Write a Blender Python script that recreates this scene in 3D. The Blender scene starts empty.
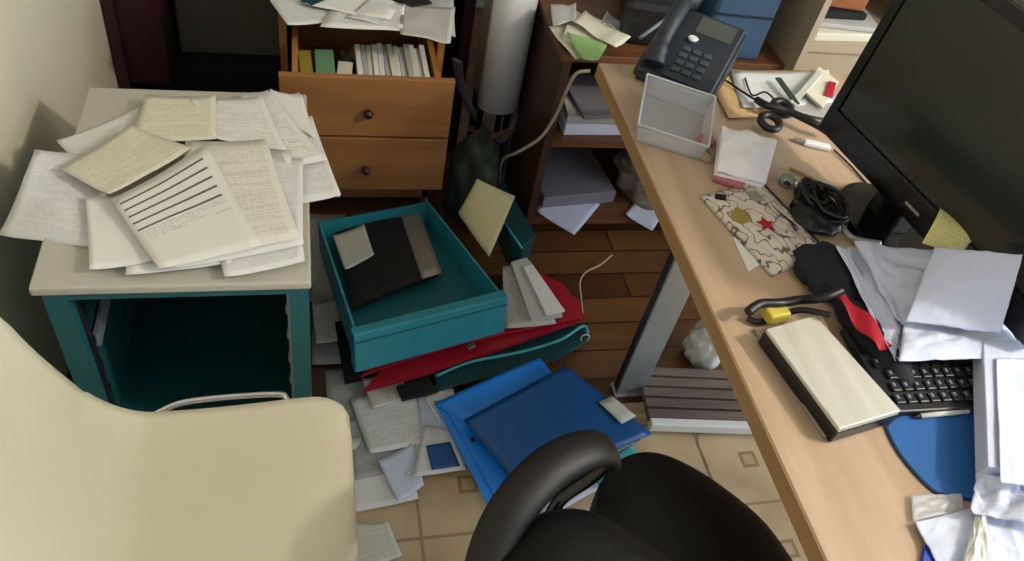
import bpy, bmesh, math, random
from mathutils import Vector, Matrix, noise
random.seed(7)
S = bpy.context.scene
COL = S.collection
PI = math.pi

# ------------------------------------------------------------------ camera frame
F = 790.0; CX, CY = 512.0, 280.5; CAM = Vector((0, 0, 1.6))
def _ray(x, y): return Vector(((x-CX)/F, -(y-CY)/F, -1.0))
_up = -_ray(330, 1050).normalized()
_fy = _ray(290, -583); _fy = (_fy - _fy.dot(_up)*_up).normalized()
_rx = _fy.cross(_up)
def _dir(x, y):
    v = _ray(x, y); return Vector((v.dot(_rx), v.dot(_fy), v.dot(_up)))
def at(x, y, z=0.0):
    d = _dir(x, y); return CAM + d*((z-CAM.z)/d.z)
def atY(x, y, Y):
    d = _dir(x, y); return CAM + d*(Y/d.y)

cd = bpy.data.cameras.new('camera'); cam = bpy.data.objects.new('camera', cd); COL.objects.link(cam)
cd.sensor_width = 36; cd.lens = F/1024*36; cd.clip_start = 0.02
Mx = Matrix((_rx, _fy, _up))          # rows: world axes in camera coordinates -> maps camera vectors to world
cam.matrix_world = Matrix.Translation(CAM) @ Mx.to_4x4()
S.camera = cam

# ------------------------------------------------------------------ materials
def lin(h):
    if not isinstance(h, str): return tuple(h)+(1,) if len(h) == 3 else h
    h = h.lstrip('#'); r = [int(h[i:i+2], 16)/255 for i in (0, 2, 4)]
    return tuple(c/12.92 if c <= .04045 else ((c+.055)/1.055)**2.4 for c in r)+(1,)
def mul(c, k): return (c[0]*k, c[1]*k, c[2]*k, 1)
class NT:
    def __init__(s, name):
        s.m = bpy.data.materials.new(name); s.m.use_nodes = True
        s.t = s.m.node_tree; s.b = s.t.nodes['Principled BSDF']
    def n(s, typ, **kw):
        x = s.t.nodes.new(typ)
        for k, v in kw.items():
            if k.startswith('i_'): x.inputs[k[2:].replace('_', ' ')].default_value = v
            else: setattr(x, k, v)
        return x
    def l(s, a, b): s.t.links.new(a, b)
    def math(s, op, a, b=None, c=None):
        x = s.n('ShaderNodeMath', operation=op)
        for i, v in enumerate((a, b, c)):
            if v is None: continue
            if isinstance(v, (int, float)): x.inputs[i].default_value = v
            else: s.l(v, x.inputs[i])
        return x.outputs[0]
    def mix(s, f, a, b):
        x = s.n('ShaderNodeMix', data_type='RGBA')
        for sock, v in ((x.inputs[0], f), (x.inputs[6], a), (x.inputs[7], b)):
            if isinstance(v, (int, float, tuple)): sock.default_value = v
            else: s.l(v, sock)
        return x.outputs[2]
def plain(name, col, rough=.5, metal=0, var=.12, scale=12, bump=0, spec=.5, bscale=None, coat=0):
    m = NT(name); c = lin(col)
    tc = m.n('ShaderNodeTexCoord'); no = m.n('ShaderNodeTexNoise'); no.inputs['Scale'].default_value = scale; no.inputs['Detail'].default_value = 5
    m.l(tc.outputs['Object'], no.inputs['Vector'])
    m.l(m.mix(no.outputs[0], mul(c, 1-var), mul(c, 1+var)), m.b.inputs['Base Color'])
    m.b.inputs['Roughness'].default_value = rough; m.b.inputs['Metallic'].default_value = metal
    m.b.inputs['Specular IOR Level'].default_value = spec; m.b.inputs['Coat Weight'].default_value = coat
    if bump:
        n2 = m.n('ShaderNodeTexNoise'); n2.inputs['Scale'].default_value = bscale or scale*8
        m.l(tc.outputs['Object'], n2.inputs['Vector'])
        bp = m.n('ShaderNodeBump'); bp.inputs['Strength'].default_value = bump; bp.inputs['Distance'].default_value = .003
        m.l(n2.outputs[0], bp.inputs['Height']); m.l(bp.outputs[0], m.b.inputs['Normal'])
    return m.m
def wood(name, c1, c2, axis=1, rough=.4, sc=6, coat=0):
    m = NT(name); tc = m.n('ShaderNodeTexCoord'); mp = m.n('ShaderNodeMapping')
    s = [sc*4]*3; s[axis] = sc*.35; mp.inputs['Scale'].default_value = s
    m.l(tc.outputs['Object'], mp.inputs[0])
    no = m.n('ShaderNodeTexNoise'); no.inputs['Scale'].default_value = 1.0; no.inputs['Detail'].default_value = 6; no.inputs['Distortion'].default_value = .6
    m.l(mp.outputs[0], no.inputs['Vector'])
    r = m.n('ShaderNodeValToRGB'); r.color_ramp.elements[0].position = .32; r.color_ramp.elements[1].position = .7
    r.color_ramp.elements[0].color = lin(c1); r.color_ramp.elements[1].color = lin(c2)
    m.l(no.outputs[0], r.inputs[0]); m.l(r.outputs[0], m.b.inputs['Base Color'])
    m.b.inputs['Roughness'].default_value = rough; m.b.inputs['Coat Weight'].default_value = coat
    return m.m
def paper(name, col='#d9d8d4', kind='text', n=30, ink='#6a6a70', strength=.55, seed=0):
    """paper with illegible print: rows of word-like dashes, form rules, or thick bars"""
    m = NT(name); c = lin(col)
    uv = m.n('ShaderNodeUVMap'); sp = m.n('ShaderNodeSeparateXYZ'); m.l(uv.outputs[0], sp.inputs[0]); u, v = sp.outputs[0], sp.outputs[1]
    base = c
    def inside(a, lo, hi): return m.math('MULTIPLY', m.math('GREATER_THAN', a, lo), m.math('LESS_THAN', a, hi))
    if kind != 'blank':
        vn = m.math('MULTIPLY', v, float(n)); fr = m.math('FRACT', vn); row = m.math('FLOOR', vn)
        cb = m.n('ShaderNodeCombineXYZ'); m.l(m.math('MULTIPLY', u, 55.0), cb.inputs[0]); m.l(m.math('MULTIPLY', row, 7.31), cb.inputs[1]); cb.inputs[2].default_value = seed
        no = m.n('ShaderNodeTexNoise'); no.inputs['Scale'].default_value = 1; no.inputs['Detail'].default_value = 2; m.l(cb.outputs[0], no.inputs['Vector'])
        words = m.math('MULTIPLY', m.math('GREATER_THAN', fr, .45), m.math('GREATER_THAN', no.outputs[0], .47))
        c2 = m.n('ShaderNodeCombineXYZ'); m.l(m.math('MULTIPLY', u, 2.2), c2.inputs[0]); m.l(m.math('MULTIPLY', row, .45), c2.inputs[1]); c2.inputs[2].default_value = seed+4
        n2 = m.n('ShaderNodeTexNoise'); n2.inputs['Scale'].default_value = 1; m.l(c2.outputs[0], n2.inputs['Vector'])
        mask = m.math('MULTIPLY', words, m.math('GREATER_THAN', n2.outputs[0], .45 if kind != 'news' else .3))
        mask = m.math('MULTIPLY', mask, m.math('MULTIPLY', inside(u, .09, .92), inside(v, .07, .93)))
        if kind == 'bars':
            bars = m.math('MULTIPLY', m.math('GREATER_THAN', m.math('FRACT', m.math('MULTIPLY', v, 11.0)), .78), m.math('MULTIPLY', inside(v, .52, .98), inside(u, .04, .9)))
            mask = m.math('MULTIPLY', mask, m.math('MULTIPLY', m.math('LESS_THAN', v, .5), m.math('MULTIPLY', m.math('GREATER_THAN', v, .38), .45)))
            mask = m.math('MAXIMUM', mask, m.math('MULTIPLY', bars, 1.5))
        if kind == 'form':
            g = m.math('MAXIMUM', m.math('LESS_THAN', m.math('FRACT', m.math('MULTIPLY', v, 9.0)), .07), m.math('LESS_THAN', m.math('FRACT', m.math('MULTIPLY', u, 3.0)), .02))
            mask = m.math('MAXIMUM', mask, m.math('MULTIPLY', g, m.math('MULTIPLY', inside(u, .08, .93), inside(v, .1, .8))))
        base = m.mix(m.math('MINIMUM', m.math('MULTIPLY', mask, strength if kind == 'bars' else strength*(.75 if kind == 'news' else .5)), 1.0), c, lin(ink))
    m.l(base, m.b.inputs['Base Color']) if not isinstance(base, tuple) else setattr(m.b.inputs['Base Color'], 'default_value', base)
    m.b.inputs['Roughness'].default_value = .75; m.b.inputs['Specular IOR Level'].default_value = .25
    return m.m

M = {}
M['wall'] = plain('wall_paint', '#dcd6bf', .85, var=.04, scale=3, bump=.15, bscale=90)
M['wallback'] = plain('back_wall_paint', '#8b8a86', .85, var=.05)
M['ceil'] = plain('ceiling_paint', '#e4e2dc', .9, var=.02)
M['greytop'] = plain('grey_laminate', '#b3afa4', .5, var=.05, scale=60)
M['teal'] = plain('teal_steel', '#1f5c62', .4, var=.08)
M['tealshade'] = plain('teal_steel_shaded', '#0e4c52', .5, var=.1)  # same teal steel, with the shade of the open bay put into its colour
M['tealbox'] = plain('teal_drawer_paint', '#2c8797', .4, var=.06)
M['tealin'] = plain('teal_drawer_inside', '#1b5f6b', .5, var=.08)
M['chrome'] = plain('chrome', '#d8d8d8', .15, 1, var=.03)
M['steel'] = plain('brushed_steel', '#a9b4be', .38, .75, var=.12, scale=20)
M['steeldark'] = plain('dark_steel', '#2c3238', .4, .6)
M['cream'] = plain('cream_plastic', '#c2bca6', .42, var=.05, scale=5, bump=.06, bscale=120)
M['maroon'] = plain('maroon_lacquer', '#341019', .4, var=.2, scale=8)
M['dkin'] = plain('dark_brown_inside', '#140c0c', .6, var=.2)
M['greypanel'] = plain('grey_back_panel', '#5d5a55', .7, var=.1)
M['pine'] = wood('pine_varnish', '#805530', '#9c6d42', 0, .38, 5)
M['pinelt'] = wood('pine_edge', '#93622f', '#b07f4c', 1, .4, 5)
M['knob'] = plain('dark_knob', '#24140c', .35)
M['walnut'] = wood('brown_cabinet_wood', '#33201a', '#51352a', 2, .4, 5)
M['walnutlt'] = wood('brown_cabinet_edge', '#52321f', '#74492d', 0, .4, 5)
M['desk'] = wood('desk_wood', '#a88f76', '#bda48a', 1, .36, 6)
M['deskedge'] = wood('desk_edge_band', '#95744f', '#ab8963', 1, .45, 6)
M['beige'] = plain('beige_shelf_laminate', '#a4957f', .5, var=.07)
M['blackpl'] = plain('black_plastic', '#101114', .4, var=.2)
M['blackgloss'] = plain('black_gloss_plastic', '#0a0a0c', .16, var=.1)
M['screen'] = plain('dark_screen', '#22241f', .14, var=.05, spec=.6)
M['leather'] = plain('black_leather', '#0a0909', .5, var=.2, bump=.3, bscale=160, spec=.25)
M['armbrown'] = plain('dark_brown_arm_pad', '#100d0b', .5, var=.2, bump=.1, spec=.35)
M['slate'] = plain('slate_blue_plastic', '#2e4a68', .45, var=.08)
M['phone'] = plain('charcoal_phone_plastic', '#242a33', .45, var=.15)
M['phonescr'] = plain('phone_lcd', '#4a4e4a', .2)
M['keys'] = plain('phone_keys', '#3c434d', .5)
M['blue'] = plain('dark_blue_card', '#0a4a85', .42, var=.08)
M['bluelt'] = plain('bright_blue_card', '#1a86ee', .4, var=.06)
M['red'] = plain('red_card', '#9c1227', .45, var=.12)
M['redcloth'] = plain('red_ribbon_cloth', '#a81026', .5, var=.2)
M['dteal'] = plain('dark_teal_folder', '#0d3d42', .45, var=.12)
M['tealtrim'] = plain('pale_teal_trim', '#3f9ea6', .45)
M['blackfab'] = plain('black_card', '#0a0708', .85, var=.25)
M['spine'] = plain('grey_spine_strip', '#8d857d', .4, .3)
M['whitecard'] = plain('pale_card', '#b9bcb2', .6, var=.05)
M['yellowcard'] = plain('pale_yellow_card', '#b5ae83', .6, var=.06)
M['yellow'] = plain('yellow_sticky', '#d7cf8e', .7, var=.08)
M['yell2'] = plain('yellow_plastic', '#c9b84b', .5)
M['cable'] = plain('black_rubber', '#0c0c0e', .42, var=.1)
M['wcable'] = plain('pale_cable_rubber', '#b6a898', .5)
M['pad'] = plain('blue_mouse_pad_cloth', '#145a9e', .7, var=.08, scale=30)
M['padedge'] = plain('mouse_pad_rim', '#0b2848', .7)
M['drivetop'] = wood('pale_brushed_cover', '#b3afa2', '#cecbbf', 1, .42, 5)
M['silver'] = plain('silver_plastic', '#9d9a92', .35, .5)
M['pink'] = plain('pink_plastic', '#b06a74', .5)
M['tissue'] = plain('white_tissue', '#efecf3', .8, var=.04)
M['strap'] = plain('grey_strap_webbing', '#6d6877', .7, var=.1)
M['bag'] = plain('grey_green_fabric', '#2f3a31', .8, var=.25, scale=20, bump=.4)
M['bagbrown'] = plain('tan_bag_trim', '#7b5636', .7)
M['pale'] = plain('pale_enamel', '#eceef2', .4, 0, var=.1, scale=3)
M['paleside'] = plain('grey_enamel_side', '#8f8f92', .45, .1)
M['dgreen'] = plain('dark_green_card', '#2c3b36', .6)
M['greenp'] = plain('green_paper', '#8fb46f', .7)
M['greentab'] = plain('green_tab_divider', '#5f8a68', .6)
M['yeltab'] = plain('yellow_divider', '#8f7f2e', .6)
M['gold'] = plain('gold_foil', '#a8964f', .35, .6)
M['kraft'] = plain('kraft_envelope', '#c8a878', .75, var=.06)
M['orange'] = plain('orange_wood_box', '#8a5530', .5)
M['white'] = plain('white_plastic', '#d9dcdc', .45, var=.03)
M['bluecol'] = plain('cobalt_card', '#1c3fb4', .45)
M['slat'] = wood('dark_slats', '#574c48', '#776a62', 0, .4, 5)
M['clearrim'] = plain('cloudy_plastic_rim', '#c6c8cc', .35)
M['denim'] = plain('dark_navy_cloth', '#151a24', .85, var=.2, bump=.5)
M['kbd'] = plain('keyboard_black', '#15151a', .45)
M['keycap'] = plain('keycap_black', '#1d1d22', .4)
M['legend'] = plain('keycap_legend_white', '#7d818c', .5)
# clear plastic
m = NT('clear_plastic'); m.b.inputs['Base Color'].default_value = lin('#d6d8de'); m.b.inputs['Roughness'].default_value = .3
m.b.inputs['Alpha'].default_value = .5; M['clear'] = m.m
m = NT('lamp_glow'); m.b.inputs['Emission Color'].default_value = (1, .86, .66, 1); m.b.inputs['Emission Strength'].default_value = 6; M['lamp'] = m.m
# papers
P = {
 'text': paper('printed_sheet'), 'text2': paper('printed_sheet_fine', '#d2d2d2', 'text', 44, '#77777c', .5, 3),
 'form': paper('form_sheet', '#d6d3ca', 'form', 36, '#7a7770', .5, 5), 'bars': paper('barred_invoice', '#d8d6d0', 'bars', 40, '#3a3836', .6, 8),
 'blank': paper('blank_sheet', '#dad9d5', 'blank'), 'cream': paper('cream_receipt', '#d3cfbd', 'form', 22, '#8d8468', .5, 2),
 'cream2': paper('cream_receipt_lined', '#cdc9b8', 'text', 16, '#8a826c', .45, 9),
 'news': paper('newsprint_sheet', '#b8b6b2', 'news', 60, '#54545a', .6, 6), 'bluew': paper('cool_white_sheet', '#cdd4ea', 'text2', 30, '#8d93ad', .3, 4),
 'bluewb': paper('cool_white_blank', '#c6cce4', 'blank'), 'grey': paper('greyish_sheet', '#a9a8a6', 'text', 36, '#55555a', .6, 11),
}

P['dgrey'] = paper('dark_grey_sheet', '#757078', 'text', 36, '#4a4850', .6, 12)
# vinyl tile floor
m = NT('tile_floor'); tc = m.n('ShaderNodeTexCoord'); sp = m.n('ShaderNodeSeparateXYZ'); m.l(tc.outputs['Object'], sp.inputs[0])
X_, Y_ = sp.outputs[0], sp.outputs[1]
no = m.n('ShaderNodeTexNoise'); no.inputs['Scale'].default_value = 7; no.inputs['Detail'].default_value = 6; m.l(tc.outputs['Object'], no.inputs['Vector'])
c = m.mix(no.outputs[0], lin('#8d7352'), lin('#dcc6a2'))
PX, PY = .237, .235
def cell(a, off, per): return m.math('SUBTRACT', m.math('FRACT', m.math('DIVIDE', m.math('SUBTRACT', a, off-per*20), per)), .5)
cx = m.math('ABSOLUTE', cell(X_, .807-PX/2, PX)); cy = m.math('ABSOLUTE', cell(Y_, .872-PY/2, PY))
mx = m.math('MAXIMUM', cx, cy)
ring = m.math('MULTIPLY', m.math('LESS_THAN', mx, .095), m.math('GREATER_THAN', mx, .058))
c = m.mix(m.math('MULTIPLY', ring, .75), c, lin('#7d5c38'))
c = m.mix(m.math('MULTIPLY', m.math('LESS_THAN', mx, .058), .35), c, lin('#9b7a50'))
gr = m.math('GREATER_THAN', mx, .485)
c = m.mix(m.math('MULTIPLY', gr, .6), c, lin('#6f5a40'))
# a dark wandering crack
n3 = m.n('ShaderNodeTexNoise'); n3.inputs['Scale'].default_value = 14; m.l(tc.outputs['Object'], n3.inputs['Vector'])
ck = m.math('ABSOLUTE', m.math('SUBTRACT', m.math('ADD', X_, m.math('MULTIPLY', m.math('SUBTRACT', n3.outputs[0], .5), .07)), .925))
c = m.mix(m.math('MULTIPLY', m.math('LESS_THAN', ck, .004), .6), c, lin('#5a4430'))
m.l(c, m.b.inputs['Base Color']); m.b.inputs['Roughness'].default_value = .45; M['tile'] = m.m
# brown planks
m = NT('plank_floor'); tc = m.n('ShaderNodeTexCoord'); br = m.n('ShaderNodeTexBrick')
br.inputs['Scale'].default_value = 1; br.inputs['Brick Width'].default_value = .9; br.inputs['Row Height'].default_value = .095; br.inputs['Mortar Size'].default_value = .0025
br.inputs['Color1'].default_value = lin('#57371f'); br.inputs['Color2'].default_value = lin('#815a36'); br.inputs['Mortar'].default_value = lin('#22120a')
m.l(tc.outputs['Object'], br.inputs['Vector'])
mp = m.n('ShaderNodeMapping'); mp.inputs['Scale'].default_value = (3, 40, 1); m.l(tc.outputs['Object'], mp.inputs[0])
no = m.n('ShaderNodeTexNoise'); no.inputs['Scale'].default_value = 1; no.inputs['Detail'].default_value = 5; m.l(mp.outputs[0], no.inputs['Vector'])
m.l(m.mix(m.math('MULTIPLY', no.outputs[0], .7), br.outputs[0], lin('#3a2010')), m.b.inputs['Base Color'])
m.b.inputs['Roughness'].default_value = .28; M['plank'] = m.m
# comic pattern for the pouch
m = NT('doodle_print'); uv = m.n('ShaderNodeUVMap')
vo = m.n('ShaderNodeTexVoronoi'); vo.inputs['Scale'].default_value = 6; m.l(uv.outputs[0], vo.inputs['Vector'])
r = m.n('ShaderNodeValToRGB'); r.color_ramp.interpolation = 'CONSTANT'
cols = ['#d3c7b9', '#c9beb4', '#cfc3b4', '#b99d94', '#cdc2b5', '#d5cabd']
els = r.color_ramp.elements
els[0].color = lin(cols[0]); els[1].position = .2; els[1].color = lin(cols[1])
for i, cc in enumerate(cols[2:]): e = els.new(.4+i*.15); e.color = lin(cc)
sp = m.n('ShaderNodeSeparateColor'); m.l(vo.outputs['Color'], sp.inputs[0]); m.l(sp.outputs[0], r.inputs[0])
no = m.n('ShaderNodeTexNoise'); no.inputs['Scale'].default_value = 6.5; no.inputs['Detail'].default_value = 1; m.l(uv.outputs[0], no.inputs['Vector'])
ln = m.math('LESS_THAN', m.math('ABSOLUTE', m.math('SUBTRACT', no.outputs[0], .5)), .022)
m.l(m.mix(m.math('MULTIPLY', ln, .85), r.outputs[0], lin('#3c3238')), m.b.inputs['Base Color']); m.b.inputs['Roughness'].default_value = .4
M['doodle'] = m.m

# ------------------------------------------------------------------ mesh helpers
FR = {}
class MB:
    def __init__(s): s.b = bmesh.new(); s.uv = s.b.loops.layers.uv.new('UVMap')
    def box(s, c, size, rz=0, bevel=0, rx=0, ry=0):
        t = bmesh.new(); bmesh.ops.create_cube(t, size=1)
        bmesh.ops.scale(t, vec=size, verts=t.verts)
        if bevel: bmesh.ops.bevel(t, geom=list(t.edges), offset=bevel, segments=2, profile=.5, affect='EDGES')
        mat = Matrix.Translation(c) @ Matrix.Rotation(rz, 4, 'Z') @ Matrix.Rotation(ry, 4, 'Y') @ Matrix.Rotation(rx, 4, 'X')
        s.merge(t, mat); return s
    def bb(s, a, b, bevel=0):
        a, b = Vector(a), Vector(b); d = b-a
        return s.box((a+b)/2, (abs(d.x), abs(d.y), abs(d.z)), bevel=bevel)
    def merge(s, t, mat=None):
        vs = [s.b.verts.new(mat @ v.co if mat else v.co) for v in t.verts]
        t.verts.index_update()
        for f in t.faces:
            try: s.b.faces.new([vs[v.index] for v in f.verts]).smooth = f.smooth
            except ValueError: pass
        t.free()
    def prism(s, pts, h, bevel=0):
        """closed outline (world points, bottom) extruded by vector/height h"""
        t = bmesh.new(); up = Vector((0, 0, h)) if not isinstance(h, Vector) else h
        lo = [t.verts.new(Vector(p)) for p in pts]; f = t.faces.new(lo)
        r = bmesh.ops.extrude_face_region(t, geom=[f]); vs = [g for g in r['geom'] if isinstance(g, bmesh.types.BMVert)]
        bmesh.ops.translate(t, vec=up, verts=vs); bmesh.ops.recalc_face_normals(t, faces=t.faces)
        if bevel: bmesh.ops.bevel(t, geom=[e for e in t.edges], offset=bevel, segments=2, profile=.5, affect='EDGES')
        s.merge(t); return s
    def tube(s, pts, r, seg=8, closed=False, flat=None):
        pts = [Vector(p) for p in pts]; n = len(pts); rings = []
        prev = None
        for i, p in enumerate(pts):
            a = pts[(i-1) % n] if closed or i else p; b = pts[(i+1) % n] if closed or i < n-1 else p
            d = (b-a).normalized() if (b-a).length > 1e-9 else Vector((0, 0, 1))
            if prev is None: q = d.orthogonal().normalized() if flat is None else (Vector((0, 0, 1))-d*d.z).normalized()
            else: q = (prev - d*prev.dot(d)).normalized()
            prev = q; w = d.cross(q)
            rr = r[i] if isinstance(r, (list, tuple)) else r
            k = flat if flat else 1
            rings.append([s.b.verts.new(p + q*math.cos(2*PI*j/seg)*rr*k + w*math.sin(2*PI*j/seg)*rr) for j in range(seg)])
        for i in range(n if closed else n-1):
            A, B = rings[i], rings[(i+1) % n]
            for j in range(seg):
                f = s.b.faces.new((A[j], A[(j+1) % seg], B[(j+1) % seg], B[j])); f.smooth = True
        if not closed: s.b.faces.new(rings[0][::-1]); s.b.faces.new(rings[-1])
        return s
    def lathe(s, c, prof, seg=24, axis=None):
        c = Vector(c); rings = []
        for (r, z) in prof: rings.append([s.b.verts.new(c + Vector((r*math.cos(2*PI*j/seg), r*math.sin(2*PI*j/seg), z))) for j in range(seg)])
        for A, B in zip(rings, rings[1:]):
            for j in range(seg): s.b.faces.new((A[j], A[(j+1) % seg], B[(j+1) % seg], B[j])).smooth = True
        s.b.faces.new(rings[0][::-1]); s.b.faces.new(rings[-1]); return s
    def grid(s, fn, nu, nv, smooth=True):
        V = [[s.b.verts.new(fn(i/nu, j/nv)) for j in range(nv+1)] for i in range(nu+1)]
        for i in range(nu):
            for j in range(nv):
                f = s.b.faces.new((V[i][j], V[i+1][j], V[i+1][j+1], V[i][j+1])); f.smooth = smooth
                for l, (a, b) in zip(f.loops, ((i, j), (i+1, j), (i+1, j+1), (i, j+1))): l[s.uv].uv = (a/nu, b/nv)
        return s
    def blob(s, c, size, seed=0, amp=.25, freq=2.5, rz=0, sub=4):
        t = bmesh.new(); bmesh.ops.create_icosphere(t, subdivisions=sub, radius=1)
        for v in t.verts:
            k = 1 + amp*noise.noise(v.co*freq + Vector((seed*3.1, 0, 0))) + amp*.4*noise.noise(v.co*freq*3)
            v.co = v.co*k
            if v.co.z < -.6: v.co.z = -.6
        for f in t.faces: f.smooth = True
        s.merge(t, Matrix.Translation(c) @ Matrix.Rotation(rz, 4, 'Z') @ Matrix.Diagonal((size[0], size[1], size[2], 1))); return s
def thing(name, label, cat, loc=(0, 0, 0), rz=0, group=None):
    o = bpy.data.objects.new(name, None); o.empty_display_size = .05; COL.objects.link(o)
    mt = Matrix.Translation(loc) @ Matrix.Rotation(rz, 4, 'Z'); o.matrix_world = mt; FR[o.name] = mt
    o['label'] = label; o['category'] = cat
    if group: o['group'] = group
    return o
def tag(o, label, cat, group=None):
    o['label'] = label; o['category'] = cat
    if group: o['group'] = group
    return o
def root(o):
    while o.parent: o = o.parent
    return o
def build(name, mb, mat, parent=None, world=True, kind=None, label=None, smooth_angle=None, solid=0):
    b = mb.b
    if parent:
        if world: bmesh.ops.transform(b, matrix=FR[root(parent).name].inverted(), verts=b.verts)
        org = Vector((0, 0, 0))
    else:
        xs = [v.co for v in b.verts]
        org = Vector(((min(v.x for v in xs)+max(v.x for v in xs))/2, (min(v.y for v in xs)+max(v.y for v in xs))/2, min(v.z for v in xs)))
        if kind == 'structure': org = Vector((0, 0, 0))
        bmesh.ops.translate(b, vec=-org, verts=b.verts)
    me = bpy.data.meshes.new(name); b.to_mesh(me); b.free(); me.materials.append(mat)
    o = bpy.data.objects.new(name, me); COL.objects.link(o)
    if parent: o.parent = parent
    else: o.location = org; FR[o.name] = Matrix.Translation(org)
    if solid:
        md = o.modifiers.new('solid', 'SOLIDIFY'); md.thickness = solid; md.offset = 0
    if kind: o['kind'] = kind
    if label: o['label'] = label
    return o

def lerp4(c, u, v):
    a = c[0].lerp(c[1], u); b = c[3].lerp(c[2], u); return a.lerp(b, v)
def P3(p, z):
    return at(p[0], p[1], p[2] if len(p) > 2 else z)
def quad_mb(px, z, curl=0, wav=.0015, seed=0, n=10, rnd=0):
    c = [P3(p, z) for p in px]           # order: v=0 edge (0->1), v=1 edge (3->2)
    def fn(u, v):
        p = lerp4(c, u, v)
        p.z += curl*((abs(u-.5)*2)**3*(abs(v-.5)*2)**2) + wav*(1+noise.noise(Vector((u*2.2, v*2.2, seed*1.7)))*1.0)
        return p
    return MB().grid(fn, n, n)
SC = [0]
def sheet(px, z, mat, label, group=None, name='paper_sheet', cat='paper', curl=.004, wav=.0015):
    """one sheet lying at height z; px = its four corners, first the upper text edge's opposite (v=0)"""
    SC[0] += 1
    o = build(name, quad_mb(px, z, curl, wav, SC[0]), mat if not isinstance(mat, str) else P[mat], solid=.0005)
    return tag(o, label, cat, group)
def slab(px, z, h, mat, parent=None, name='cover', bevel=.0015):
    return build(name, MB().prism([P3(p, z) for p in px], h, bevel), mat, parent)
def smooth(pts, n=8):
    pts = [Vector(p) for p in pts]; out = []
    for i in range(len(pts)-1):
        p0 = pts[max(i-1, 0)]; p1 = pts[i]; p2 = pts[i+1]; p3 = pts[min(i+2, len(pts)-1)]
        for k in range(n):
            t = k/n; out.append(.5*((2*p1)+(p2-p0)*t+(2*p0-5*p1+4*p2-p3)*t*t+(3*p1-p0-3*p2+p3)*t**3))
    out.append(pts[-1]); return out
def struct(name, mb, mat): return build(name, mb, mat, kind='structure')

# ------------------------------------------------------------------ the room
SPLIT = 1.06
struct('floor', MB().bb((-.6, -1.6, -.05), (3.2, SPLIT, 0)), M['tile'])
struct('floor', MB().bb((-.6, SPLIT, -.05), (3.2, 3.1, 0)), M['plank'])
struct('wall_left', MB().bb((-.65, -1.6, 0), (-.55, 3.1, 2.6)), M['wall'])
struct('wall_back', MB().bb((-.65, 3.1, 0), (3.3, 3.2, 2.6)), M['wallback'])
wr = MB(); wr.bb((3.2, -1.6, 0), (3.3, 3.1, .95)); wr.bb((3.2, -1.6, 2.25), (3.3, 3.1, 2.6)); wr.bb((3.2, -1.6, .95), (3.3, -.9, 2.25)); wr.bb((3.2, .9, .95), (3.3, 3.1, 2.25))
struct('wall_right', wr, M['wall'])
wf = MB()
for a, b in (((3.2, -.9, .95), (3.27, .9, 1.0)), ((3.2, -.9, 2.2), (3.27, .9, 2.25)), ((3.2, -.9, 1.0), (3.27, -.85, 2.2)), ((3.2, .85, 1.0), (3.27, .9, 2.2)), ((3.21, -.025, 1.0), (3.26, .025, 2.2))): wf.bb(a, b)
struct('window_1', wf, M['white'])
struct('ceiling', MB().bb((-.65, -1.6, 2.6), (3.3, 3.2, 2.7)), M['ceil'])

# ------------------------------------------------------------------ teal pedestal with missing drawer
x0, x1, y0, y1, zt = -.428, .0, .945, 1.505, .60
ped = thing('pedestal_cabinet', 'teal metal pedestal with a grey top and an empty drawer bay, piled with papers', 'cabinet', ((x0+x1)/2, (y0+y1)/2, 0))
tp = MB(); tp.box(((x0+x1)/2, (y0+y1)/2, zt-.009), (x1-x0, y1-y0, .018), bevel=.004); build('top', tp, M['greytop'], ped)
fz = zt-.018
f = MB(); f.bb((x0+.012, y0+.008, 0), (x0+.047, y0+.04, fz)); build('post', f, M['teal'], ped)
f = MB(); f.bb((x1-.037, y0+.008, 0), (x1-.005, y0+.04, fz)); build('post', f, M['teal'], ped)
f = MB(); f.bb((x0+.047, y0+.008, fz-.018), (x1-.037, y0+.03, fz)); build('top_rail', f, M['teal'], ped)
f = MB(); f.bb((x0+.047, y0+.008, .03), (x1-.037, y0+.03, .06)); build('bottom_rail', f, M['teal'], ped)
f = MB(); f.bb((x0+.012, y0+.04, 0), (x0+.016, y1-.01, fz)); build('side_panel', f, M['teal'], ped)
f = MB(); f.bb((x1-.009, y0+.04, 0), (x1-.005, y1-.01, fz)); build('side_panel', f, M['teal'], ped)
f = MB(); f.bb((x0+.012, y1-.014, 0), (x1-.005, y1-.01, fz)); build('back_panel', f, M['tealshade'], ped)
f = MB(); f.bb((x0+.016, y0+.04, .05), (x1-.009, y1-.014, .056)); build('bottom_panel', f, M['tealshade'], ped)
for xx in (x0+.05, x1-.043):
    f = MB(); f.bb((xx, y0+.045, .40), (xx+.004, y1-.03, .435)); f.bb((xx-.001, y0+.045, .40), (xx+.012, y1-.03, .403)); f.bb((xx-.001, y0+.045, .432), (xx+.012, y1-.03, .435))
    build('drawer_runner', f, M['steel'], ped)
f = MB(); f.bb((x0+.047, y0+.034, .10), (x0+.052, y0+.05, .56))
for k in range(6): f.bb((x0+.046, y0+.036, .13+k*.07), (x0+.056, y0+.046, .15+k*.07))
build('slotted_strip', f, M['steeldark'], ped)
f = MB(); f.bb((x1-.043, y0+.034, .10), (x1-.038, y0+.05, .56))
for k in range(6): f.bb((x1-.046, y0+.036, .13+k*.07), (x1-.036, y0+.046, .15+k*.07))
build('slotted_strip', f, M['steel'], ped)

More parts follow.
